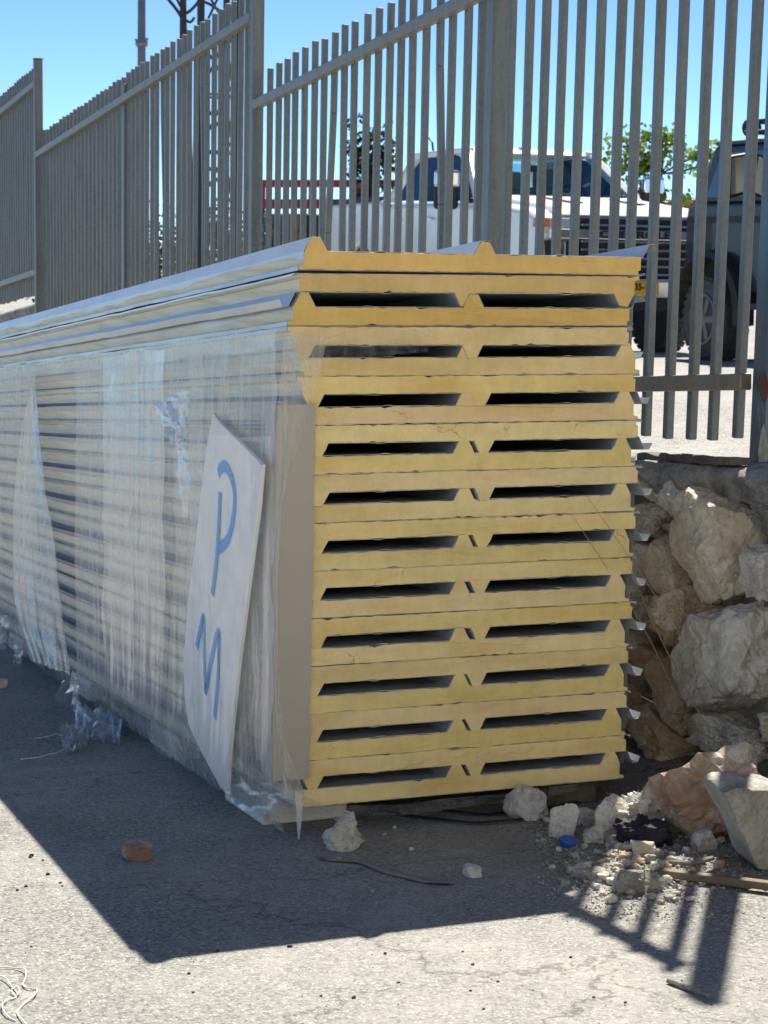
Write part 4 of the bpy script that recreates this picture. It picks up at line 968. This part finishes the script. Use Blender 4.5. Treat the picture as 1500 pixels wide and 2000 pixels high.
mb = MB(); mb.tube([(.42+.17*math.cos(q*math.pi/8), 2.36+.06*math.sin(q*math.pi/8), 1.46+.17*math.sin(q*math.pi/8)) for q in range(17)], .015, 6); mb.build('steering_wheel', M['black'], truck)
mb = MB(); mb.box((-.12, 2.34, 1.76), (.12, 2.38, 1.83)); mb.build('inner_mirror', M['black'], truck)
w5 = [Vector(gb[3]).lerp(Vector(gt[3]), .12), Vector(gb[2]).lerp(Vector(gt[2]), .12), Vector(gb[2]).lerp(Vector(gt[2]), .9), Vector(gb[3]).lerp(Vector(gt[3]), .9)]
mb = MB(); mb.prism(w5, (0, .006, 0)); mb.build('back_window', M['windshield'], truck)
mb = MB(); mb.hexa([(-.66, 2.62, 1.985), (.66, 2.62, 1.985), (.66, 3.9, 1.975), (-.66, 3.9, 1.975), (-.6, 2.75, 2.02), (.6, 2.75, 2.02), (.6, 3.8, 2.01), (-.6, 3.8, 2.01)]); bevel(mb.build('roof', M['truck'], truck), .02, 3)
def quad_pane(name, pts, off, mat, parent, th=.006):
    p = [Vector(q) for q in pts]; nrm = (p[1]-p[0]).cross(p[2]-p[0]).normalized()
    mb = MB(); mb.prism([q+nrm*off for q in p], nrm*th); o = mb.build(name, mat, parent); bevel(o, .03, 4, 60) if False else None; return o
def gp(s, sx, u, v):   # point on the greenhouse side: u along y 0..1, v up 0..1
    b0 = Vector((s*.93, 1.62+(4.28-1.62)*u, 1.40+.02*u)); t0 = Vector((s*.70, 2.52+(3.98-2.52)*u, 1.985-.015*u)); return b0.lerp(t0, v)
def inset_poly(lst, s): return [gp(s, 0, u, v) for u, v in lst]
for s in (-1, 1):
    order = lambda l: l if s > 0 else list(reversed(l))
    for nm, poly in (('front_window', [(.10, .06), (.48, .06), (.47, .90), (.26, .92), (.15, .86)]), ('rear_window', [(.51, .06), (.90, .06), (.88, .72), (.82, .90), (.495, .90)])):
        quad_pane(nm, order(inset_poly(poly, s)), .008, M['sideglass'], truck)
w4 = [Vector(gb[0]).lerp(Vector(gt[0]), .10), Vector(gb[1]).lerp(Vector(gt[1]), .10), Vector(gb[1]).lerp(Vector(gt[1]), .90), Vector(gb[0]).lerp(Vector(gt[0]), .90)]
c_ = sum(w4, Vector())/4
quad_pane('windshield', [q+(c_-q).normalized()*.07 for q in w4], .010, M['windshield'], truck)
for sx in (-.32, .34):
    mb = MB(); a = Vector((sx, 1.70, 1.475)); mb.bar(a, a+Vector((.42, .06, .05)), .02, .015); mb.build('wiper', M['black'], truck)
mb = MB()
for q in range(5): mb.box((-.45+q*.225-.03, 2.66, 2.0), (-.45+q*.225+.03, 2.74, 2.032))
mb.build('marker_lamp', M['amber'], truck)
mb = MB(); mb.tube([(-.62, 3.7, 1.99), (-.62, 3.74, 2.10), (-.62, 3.85, 2.16)], .012, 6); mb.build('antenna', M['black'], truck)
# front end
mb = MB(); mb.box((-.60, .035, .70), (.60, .10, 1.26)); mb.build('grille_back', M['black'], truck)
for q in range(7):
    z = .74+q*.076
    if q in (5,): continue
    mb = MB(); mb.box((-.60, .0, z-.010), (.60, .06, z+.010)); bevel(mb.build('grille_bar', M['chrome'], truck), .004, 1)
mb = MB(); mb.box((-.93, -.01, 1.065), (.93, .05, 1.155)); bevel(mb.build('grille_crossbar', M['chrome'], truck), .008, 2)
text_mesh('letters', 'CHEVROLET', .088, M['ink'], truck, (0, -.014, 1.110), (R_(90), 0, 0), .003, .004, 1.75)
for s in (-1, 1):
    mb = MB(); mb.hexa([(s*.62, .03, 1.165), (s*.96, .10, 1.165), (s*.99, .42, 1.17), (s*.62, .42, 1.17), (s*.62, .07, 1.255), (s*.95, .14, 1.255), (s*.98, .42, 1.265), (s*.62, .42, 1.26)]); bevel(mb.build('headlight', M['lamp'], truck), .012, 2)
    mb = MB(); mb.hexa([(s*.90, .065, 1.17), (s*.975, .10, 1.17), (s*1.0, .24, 1.17), (s*.93, .24, 1.17), (s*.90, .085, 1.25), (s*.965, .12, 1.25), (s*.992, .24, 1.25), (s*.93, .24, 1.25)]); mb.build('turn_signal', M['amber'], truck)
    mb = MB(); mb.hexa([(s*.63, .02, .74), (s*.93, .06, .74), (s*.93, .2, .74), (s*.63, .2, .74), (s*.63, .02, 1.05), (s*.95, .06, 1.05), (s*.95, .2, 1.05), (s*.63, .2, 1.05)]); mb.build('lower_lamp', M['black'], truck)
    mb = MB(); mb.box((s*.80-.03, -.004, .78), (s*.80+.03, .05, 1.04)); bevel(mb.build('side_trim', M['chrome'], truck), .006, 2)
    # tow mirrors
    mr = empty('mirror', (s*1.0, 1.98, 1.50)); mr.parent = truck
    mb = MB(); mb.hexa([(s*.06, -.10, -.16), (s*.30, -.06, -.16), (s*.30, .04, -.16), (s*.06, .06, -.16), (s*.06, -.10, .22), (s*.30, -.06, .22), (s*.30, .04, .22), (s*.06, .06, .22)]); bevel(mb.build('mirror_shell', M['black'], mr), .04, 3)
    mb = MB(); mb.hexa([(s*.055, -.11, .06), (s*.31, -.07, .06), (s*.31, .0, .06), (s*.055, .0, .06), (s*.055, -.11, .235), (s*.31, -.07, .235), (s*.31, .0, .235), (s*.055, .0, .235)]); bevel(mb.build('mirror_cover', M['chrome'], mr), .03, 3)
    mb = MB(); mb.bar((s*-.06, .0, -.05), (s*.10, .0, -.05), .05, .04); mb.bar((s*-.06, .0, .08), (s*.10, .0, .08), .05, .03); mb.build('mirror_arm', M['black'], mr)
    for y in (2.72, 3.68):
        mb = MB(); mb.bar((s*(HW+.022), y, 1.25), (s*(HW+.022), y+.2, 1.25), .035, .028); bevel(mb.build('door_handle', M['chrome'], truck), .01, 2)
    for y in (1.86, 2.98, 4.02):
        mb = MB(); mb.box((s*(HW-.004)-.003, y, .60), (s*(HW-.004)+.006, y+.008, 1.41)); mb.build('door_gap', M['black'], truck)
    mb = MB(); mb.bar((s*(HW+.004), 1.66, 1.418), (s*(HW+.004), 4.2, 1.428), .012, .022); mb.build('window_trim', M['chrome'], truck)
    mb = MB(); mb.bar((s*(HW-.05), 4.42, 1.485), (s*(HW-.05), 6.2, 1.46), .09, .05); mb.build('bed_rail', M['black'], truck)
mb = MB(); mb.hexa([(-.97, -.06, .50), (.97, -.06, .50), (.99, .22, .50), (-.99, .22, .50), (-.97, -.08, .70), (.97, -.08, .70), (.99, .22, .70), (-.99, .22, .70)]); bevel(mb.build('bumper', M['chrome'], truck), .03, 3)
mb = MB(); mb.box((-.55, -.092, .40), (.55, .1, .52)); mb.build('air_dam', M['black'], truck)
pr = empty('number_plate', (.0, -.10, .66)); pr.parent = truck
mb = MB(); mb.box((-.17, -.012, -.07), (.17, 0, .07)); bevel(mb.build('plate', M['plate'], pr), .004, 1)
mb = MB(); mb.box((-.17, -.0135, -.07), (-.14, -.012, -.01)); mb.build('blue_band', M['plate_blue'], pr)
text_mesh('digits', '35-10', .088, M['ink'], pr, (.0, -.0135, .015), (R_(90), 0, 0), .001, .003, .92)
for s in (-1, 1):
    for y in (1.08, 5.02): wheel(truck, s*(HW-.14), y, .45, .28, s, 8).location.z = .385
# plate sits where the picture shows it: seen between the stack and a fence bar
pp = at_y(1256, 564, TY-.11); pr.location = (max(-.75, min(.75, pp.x-TX)), -.10, pp.z-TZ)

# --- dark off-road car, nose away from the viewer (+Y), left side in view
wc = at_depth(1382, 626, 16.6)
JX, JY = wc.x, wc.y
JZ = lot_z(JX, JY)
TR = max(.36, min(.46, (wc.z-JZ)))
jeep = empty('offroad_car', (JX+.86, JY, JZ), 'dark charcoal lifted off-road car with roof rack behind the fence at the right', 'car')
JW = .80
jp = [(-.62, .62)]+arch(0, TR, .56, .62, 14)[::1]
jp = [(-2.95, .66)]+arch(-2.25, TR, .54, .64, 12)+[(-1.6, .60), (-.60, .60)]+arch(0, TR, .55, .62, 12)+[(.56, .70), (.56, 1.22), (.54, 1.33), (.40, 1.36), (-2.95, 1.36)]
mb = MB(); mb.prism([(-JW, y, z) for y, z in jp], (2*JW, 0, 0)); bevel(mb.build('body', M['jeep'], jeep), .03, 3, 50)
mb = MB(); mb.box((-JW+.05, -2.9, .5), (JW-.05, .45, 1.0)); mb.build('chassis', M['black'], jeep)
gb = [(-.79, -2.92, 1.36), (.79, -2.92, 1.36), (.79, .40, 1.36), (-.79, .40, 1.36)]; gt = [(-.75, -2.86, 1.86), (.75, -2.86, 1.86), (.75, .20, 1.86), (-.75, .20, 1.86)]
mb = MB(); mb.hexa(gb+gt); bevel(mb.build('cabin', M['jeep'], jeep), .04, 3)
mb = MB(); mb.box((-.76, -2.9, 1.855), (.76, .18, 1.89)); bevel(mb.build('roof', M['jeep'], jeep), .015, 2)
def jg(s, u, v): return Vector((s*.79, .40-3.32*u, 1.36)).lerp(Vector((s*.75, .20-3.06*u, 1.86)), v)
for s in (-1, 1):
    for nm, poly in (('door_window', [(.05, .10), (.34, .10), (.34, .86), (.06, .86)]), ('rear_window', [(.38, .10), (.62, .10), (.62, .86), (.38, .86)]), ('quarter_window', [(.66, .10), (.95, .10), (.95, .86), (.66, .86)])):
        l_ = [jg(s, u, v) for u, v in poly]; quad_pane(nm, l_ if s < 0 else list(reversed(l_)), .006, M['glass'], jeep)
    for y in (0, -2.25):
        wheel(jeep, s*(JW-.02), y, TR, .27, s, 6)
        fl = MB(); n_ = 14; ring = []
        for q in range(n_+1):
            a = math.pi*(-.02+1.04*q/n_); ring.append((y+math.cos(a)*.60, TR+math.sin(a)*.60+.01))
        for (y1, z1), (y2, z2) in zip(ring, ring[1:]):
            d1 = Vector((0, y1-y, z1-TR)).normalized(); d2 = Vector((0, y2-y, z2-TR)).normalized()
            fl.hexa([Vector((s*(JW-.04), y1, z1))-d1*.07, Vector((s*(JW+.13), y1, z1))-d1*.07, Vector((s*(JW+.13), y2, z2))-d2*.07, Vector((s*(JW-.04), y2, z2))-d2*.07,
                     Vector((s*(JW-.04), y1, z1)), Vector((s*(JW+.11), y1, z1-.02)), Vector((s*(JW+.11), y2, z2-.02)), Vector((s*(JW-.04), y2, z2))])
        fl.build('fender_flare', M['black'], jeep)
    mb = MB(); mb.bar((s*(JW+.01), -2.9, 1.22), (s*(JW+.01), .50, 1.22), .03, .05); mb.build('body_line', M['black'], jeep)
    mb = MB(); mb.bar((s*(JW+.09), -1.75, .50), (s*(JW+.09), -.65, .50), .12, .05); mb.build('side_step', M['black'], jeep)
    mr = empty('mirror', (s*.90, -.50, 1.58)); mr.parent = jeep
    mb = MB(); mb.hexa([(-.10, 0, -.20), (.10, 0, -.14), (.10, .08, -.14), (-.10, .08, -.20), (-.11, 0, .16), (.11, 0, .20), (.11, .08, .20), (-.11, .08, .16)]); bevel(mb.build('mirror_shell', M['black'], mr), .02, 2)
    mb = MB(); mb.hexa([(-.088, -.006, -.16), (.088, -.006, -.12), (.088, 0, -.12), (-.088, 0, -.16), (-.09, -.006, .14), (.09, -.006, .175), (.09, 0, .175), (-.09, 0, .14)]); mb.build('mirror_glass', M['mirror'], mr)
    mb = MB(); mb.bar((0, .05, -.1), (-s*.18, .12, -.12), .03, .03); mb.build('mirror_arm', M['black'], mr)
# rack with bundles
rk = empty('roof_rack', (0, -1.0, 1.89)); rk.parent = jeep
mb = MB()
for z in (.07, .16):
    mb.tube([(-.66, .85, z), (.66, .85, z), (.66, -1.6, z), (-.66, -1.6, z), (-.66, .85, z)], .016, 6)
for y in (.8, 0, -.8, -1.55):
    mb.tube([(-.66, y, 0), (-.66, y, .17)], .012, 6); mb.tube([(.66, y, 0), (.66, y, .17)], .012, 6); mb.tube([(-.66, y, .07), (.66, y, .07)], .012, 6)
mb.build('rack_frame', M['black'], rk)
for q, x in enumerate((-.52, -.18, .18, .52)):
    mb = MB(); mb.lathe([(.02, -.05), (.07, -.02), (.085, .05), (.08, .055)], (x, .95, .12), (0, 1, 0), 16); mb.build('spot_lamp', M['black'], rk)
mb = MB(); mb.hexa([(-.56, -.2, .10), (.2, -.2, .10), (.2, .7, .10), (-.56, .7, .10), (-.5, -.1, .26), (.15, -.1, .28), (.15, .6, .27), (-.5, .6, .24)]); bevel(mb.build('rolled_bundle', M['black'], rk), .06, 3)
mb = MB(); mb.lathe([(.16, -.1), (.38, -.1), (.40, 0), (.38, .1), (.16, .1)], (-.22, -.62, .36), (.1, .2, 1), 24); mb.build('spare_tyre', M['rubber'], rk)
mb = MB(); mb.hexa([(-.1, -1.3, .2), (.5, -1.3, .2), (.5, -.9, .2), (-.1, -.9, .2), (-.1, -1.3, .62), (.5, -1.3, .62), (.5, -.9, .62), (-.1, -.9, .62)]); bevel(mb.build('cargo_box', M['black'], rk), .03, 2)
mb = MB(); mb.box((-.82, .50, .55), (.82, .66, .74)); bevel(mb.build('front_bumper', M['black'], jeep), .02, 2)
mb = MB(); mb.box((-.80, -3.1, .58), (.80, -2.95, .76)); bevel(mb.build('rear_bumper', M['black'], jeep), .02, 2)

# ------------------------------------------------------------------ trees and things beyond
def leaf_cloud(mb, c, rad, n, size, rnd, m=0, droop=.3):
    for _ in range(n):
        d = Vector((rnd.gauss(0, 1), rnd.gauss(0, 1), rnd.gauss(0, 1))).normalized()*rnd.random()**.4
        p = c+Vector((d.x*rad[0], d.y*rad[1], d.z*rad[2])); s = size*rnd.uniform(.6, 1.3)
        a = Vector((rnd.gauss(0, 1), rnd.gauss(0, 1), rnd.gauss(0, .6)-droop)).normalized(); b = a.orthogonal().normalized(); b.rotate(Matrix.Rotation(rnd.uniform(0, 6.28), 3, a))
        mb.add([p, p+a*s*.5+b*s*.38, p+a*s, p+a*s*.5-b*s*.38], [(0, 1, 2, 3)], m)
def tree(name, label, base, trunk, clumps, leaf, bark, seed, leaf_size, dens, r0=.07):
    rnd = random.Random(seed); root = empty(name, base, label, 'tree', None)
    mb = MB(); top = [Vector(p)-base for p in trunk]; n = len(top)
    mb.tube(top, [r0*(1-.65*i/(n-1)) for i in range(n)], 8)
    cl = MB()
    for (c, r, dn) in clumps:
        c = Vector(c)-base
        k = min(range(n), key=lambda i: (top[i]-c).length+(0 if top[i].z < c.z else 3)); a = top[k]
        mid = a.lerp(c, .55)+Vector((rnd.uniform(-.1, .1), 0, rnd.uniform(-.05, .12)))
        mb.tube(smooth([a, mid, c], 2), [r0*.34]*2+[r0*.2]*6 if False else r0*.22, 5)
        for _ in range(4):
            e = c+Vector((rnd.uniform(-1, 1)*r[0], rnd.uniform(-1, 1)*r[1], rnd.uniform(-.4, 1)*r[2])); mb.tube([mid.lerp(c, .6), e], r0*.08, 4)
        for _ in range(max(3, int(dn*dens))):
            e = c+Vector((rnd.gauss(0, .55)*r[0], rnd.gauss(0, .55)*r[1], rnd.gauss(0, .55)*r[2])); leaf_cloud(cl, e, (.16, .16, .14), 10, leaf_size, rnd)
    mb.build('trunk', bark, root); cl.build('crown', leaf, root, fix=False)
    return root
def D(px, py, dep): return at_depth(px, py, dep)
dp = 27.0; gb_ = D(1310, 560, dp); gb_.z = lot_z(gb_.x, gb_.y)
tree('young_tree', 'young tree with bright green leaves between the white truck and the dark car', gb_,
     [gb_, D(1306, 480, dp), D(1302, 420, dp), D(1298, 385, dp), D(1290, 340, dp)],
     [(D(1222, 280, dp), (.26, .26, .26), 1), (D(1215, 335, dp), (.20, .22, .28), 1), (D(1242, 310, dp), (.25, .25, .26), 1), (D(1262, 320, dp), (.16, .2, .25), .6), (D(1298, 268, dp), (.16, .2, .24), .9), (D(1290, 300, dp), (.20, .2, .18), .8),
      (D(1342, 305, dp), (.20, .2, .26), .7), (D(1374, 320, dp), (.20, .2, .30), .7), (D(1262, 362, dp), (.22, .2, .22), .6), (D(1382, 300, dp), (.16, .2, .18), .4), (D(1276, 392, dp), (.16, .2, .10), .5), (D(1335, 395, dp), (.12, .2, .10), .4)],
     M['leaf'], M['bark'], 5, .10, 15, .07)
dp = 30.0; gb_ = D(724, 560, dp); gb_.z = lot_z(gb_.x, gb_.y)
tree('dark_tree', 'small dark leafy tree behind the bed of the white truck', gb_, [gb_, D(724, 470, dp), D(726, 400, dp), D(722, 330, dp)],
     [(D(724, 290, dp), (.30, .3, .34), 1), (D(700, 310, dp), (.24, .25, .28), 1), (D(748, 315, dp), (.26, .25, .30), 1), (D(724, 345, dp), (.34, .3, .30), 1), (D(714, 385, dp), (.20, .25, .3), .6), (D(740, 400, dp), (.18, .25, .3), .5), (D(690, 290, dp), (.1, .1, .14), .4), (D(762, 300, dp), (.1, .1, .16), .4), (D(735, 275, dp), (.14, .1, .14), .5)],
     M['leaf_d'], M['bark'], 8, .10, 17, .07)
# red steel frames
def red_frame(label, px0, px1, rows_, dep, posts=()):
    a = D(px0, rows_[0][0], dep); b = D(px1, rows_[0][0], dep+.4); base = a.copy(); base.z = lot_z(a.x, a.y)
    root = empty('red_steel_frame', base, label, 'steel frame')
    for (y1, y2) in rows_:
        p, q = D(px0, (y1+y2)/2, dep)-base, D(px1, (y1+y2)/2, dep+.4)-base; h = abs((D(px0, y1, dep)-D(px0, y2, dep)).z); mb = MB(); mb.bar(p, q, .12, h); bevel(mb.build('beam', M['red'], root), .01, 1)
    for px in posts:
        p = D(px, rows_[0][0], dep+.2)-base; mb = MB(); mb.bar((p.x, p.y+.05, 0), p, .1, .1, up=(0, 1, 0)); mb.build('upright', M['red'], root)
    return root
red_frame('long red steel frame of two beams behind the bed of the white truck', 505, 800, [(351, 366), (389, 408)], 33, (512, 610, 700, 780))
red_frame('dark red steel beam on posts behind the hood of the white truck', 1195, 1420, [(390, 416)], 34, (1230, 1330, 1400))
# drums and crates under the red frame
for q, (px, w_, lab, mm) in enumerate([(545, .58, 'dark blue drum standing under the red frame, left of the truck', 'barrel'), (574, .5, 'brown crate beside the blue drum under the red frame', 'barrier'), (600, .5, 'dark drum beside the brown crate under the red frame', 'black')]):
    p = D(px, 470, 31); p.z = lot_z(p.x, p.y); mb = MB()
    h = D(px, 418, 31).z-p.z
    if mm == 'barrier':
        for j in range(6): mb.box((-.24, -.24, h*j/6+.01), (.24, .24, h*(j+1)/6-.015))
        mb.box((-.22, -.22, 0), (.22, .22, h))
    else: mb.lathe([(w_/2-.02, 0), (w_/2, .02), (w_/2, h*.32), (w_/2+.015, h*.34), (w_/2, h*.36), (w_/2, h*.65), (w_/2+.015, h*.67), (w_/2, h*.69), (w_/2, h-.02), (w_/2-.02, h), (w_/2-.04, h-.015)], (0, 0, 0), (0, 0, 1), 24)
    o = mb.build('drum' if mm != 'barrier' else 'crate', M[mm]); o.location = p; tag(o, lab, 'drum' if mm != 'barrier' else 'crate')
# shrubs along the far side of the yard, low dark mass behind the fence
rnd = random.Random(21)
for q, (px, lab) in enumerate([(120, 'dry shrub behind the far left fence section'), (205, 'dry shrub behind the fence beside the middle post'), (300, 'grey-green shrub behind the fence below the lamp post'), (395, 'dusty shrub behind the fence under the lattice mast'), (470, 'shrub behind the fence just left of the stepped post')]):
    b = D(px, 470, 26+q); top = D(px, 385, 26+q).z; b.z = lot_z(b.x, b.y); h = top-b.z
    root = empty('shrub', b, lab, 'shrub', 'shrubs behind the fence'); mb = MB(); st = MB()
    for _ in range(9):
        e = Vector((rnd.uniform(-.5, .5), rnd.uniform(-.4, .4), h*rnd.uniform(.5, .95))); st.tube([(0, 0, 0), e*.5+Vector((.05, 0, 0)), e], .012, 4); leaf_cloud(mb, e*.85, (.40, .35, h*.25), 120, .07, rnd)
    leaf_cloud(mb, Vector((0, 0, h*.35)), (.6, .4, h*.35), 500, .07, rnd)
    st.build('stems', M['bark'], root); mb.build('foliage', M['hedge'], root, fix=False)
# lamp post
b = D(276, 480, 30); b.z = lot_z(b.x, b.y); h = 9.0
root = empty('lamp_post', b, 'tall thin grey lamp post rising behind the fence at the left', 'lamp post'); mb = MB()
mb.tube([(0, 0, 0), (0, 0, 3), (0, 0, h)], [.085, .07, .045], 10); mb.build('pole', M['lamppost'], root, smooth=True)
zk = D(275, 90, 30).z-b.z; mb = MB()
mb.tube([(-.10, 0, zk+.06), (-.03, 0, zk-.02), (.10, 0, zk+.08)], .02, 6); mb.lathe([(.09, -.05), (.10, 0), (.09, .05)], (0, 0, zk), (0, 0, 1), 12); mb.build('bracket', M['lamppost'], root)
mb = MB(); mb.tube([(0, 0, h), (.5, 0, h+.25), (1.2, 0, h+.3)], .04, 8); mb.build('arm', M['lamppost'], root); mb = MB(); mb.hexa([(1.1, -.12, h+.24), (1.7, -.12, h+.26), (1.7, .12, h+.26), (1.1, .12, h+.24), (1.1, -.08, h+.36), (1.7, -.08, h+.34), (1.7, .08, h+.34), (1.1, .08, h+.36)]); mb.build('lamp_head', M['lamppost'], root)
# lattice mast
dpm = 27.0; b = D(424, 480, dpm); b.z = lot_z(b.x, b.y); s_ = dpm/FPX
root = empty('lattice_mast', b, 'dark steel lattice mast behind the stepped fence post', 'mast'); hm = 11.0
legs = [(-.36, -.3), (-.17, .35), (.02, -.35), (.34, .25)]
for (x, y) in legs: mb = MB(); mb.bar((x, y, 0), (x*.85, y*.85, hm), .075, .075, up=(0, 1, 0)); mb.build('leg', M['darkmetal'], root)
for j in range(14):
    z1, z2 = j*.78, (j+1)*.78; mb = MB()
    for (p, q) in ((0, 2), (2, 3), (3, 1), (1, 0)):
        P_, Q_ = legs[p], legs[q]; k1, k2 = 1-.15*z1/hm, 1-.15*z2/hm
        mb.bar((P_[0]*k1, P_[1]*k1, z1), (Q_[0]*k2, Q_[1]*k2, z2), .035, .03); mb.bar((P_[0]*k2, P_[1]*k2, z2), (Q_[0]*k2, Q_[1]*k2, z2), .03, .03)
    mb.build('brace', M['darkmetal'], root)
# bare tree in front of the mast
dpt = 25.5; b = D(372, 480, dpt); b.z = lot_z(b.x, b.y); root = empty('bare_tree', b, 'leafless dark tree with upswept branches beside the lattice mast', 'tree')
mb = MB(); t0 = [D(372, 480, dpt)-b, D(366, 300, dpt)-b, D(360, 120, dpt)-b, D(357, 30, dpt)-b, D(360, -160, dpt)-b]; t0[0].z = 0; mb.tube(smooth(t0, 2), [.10-.004*i for i in range(len(smooth(t0, 2)))], 8); mb.build('trunk', M['bark'], root, smooth=True)
for path, r in (([(357, 38), (345, 18), (326, -4), (310, -30)], .022), ([(357, 20), (348, 4), (338, -20)], .018), ([(360, 28), (374, 20), (392, -2), (410, -30)], .022), ([(364, 40), (372, 45), (380, 34)], .018), ([(394, 2), (410, 8), (428, 20), (440, 24)], .02)):
    mb = MB(); mb.tube(smooth([D(x, y, dpt)-b for x, y in path], 2), r, 6); mb.build('branch', M['bark'], root)

# ------------------------------------------------------------------ unseen house, added so its sunlit wall brightens the shaded foam ends
hy = -9.5; hb = Vector((-15, hy, gz(hy)))
house = empty('added_bounce_house', hb, 'pale house added unseen behind the camera, bouncing sunlight onto the foam ends', 'house')
hs = simple('bounce_house_stone', (.66, .62, .50), .9, 0, .12, 2.5, .4)  # pale wall colour throws more sunlight back at the stack
mb = MB(); mb.box((0, -9, -1.2), (29, 0, 9.6)); mb.build('wall', hs, house)
mb = MB(); mb.box((-.25, -9.25, 9.6), (29.25, .25, 9.9)); mb.build('roof', M['concrete'], house)
for fz in (1.0, 4.6):
    for q in range(7):
        x = 2.0+q*3.9
        if fz < 2 and q == 3:
            mb = MB(); mb.box((x, .004, -.9), (x+1.2, .06, 1.9)); mb.build('door', M['wood'], house); continue
        wr_ = empty('window', (x, 0, fz)); wr_.parent = house
        mb = MB(); mb.box((0, .004, 0), (1.2, .05, 1.5)); mb.build('pane', M['glass'], wr_)
        mb = MB(); mb.box((-.1, .003, -.12), (1.3, .14, 0)); mb.build('sill', hs, wr_)
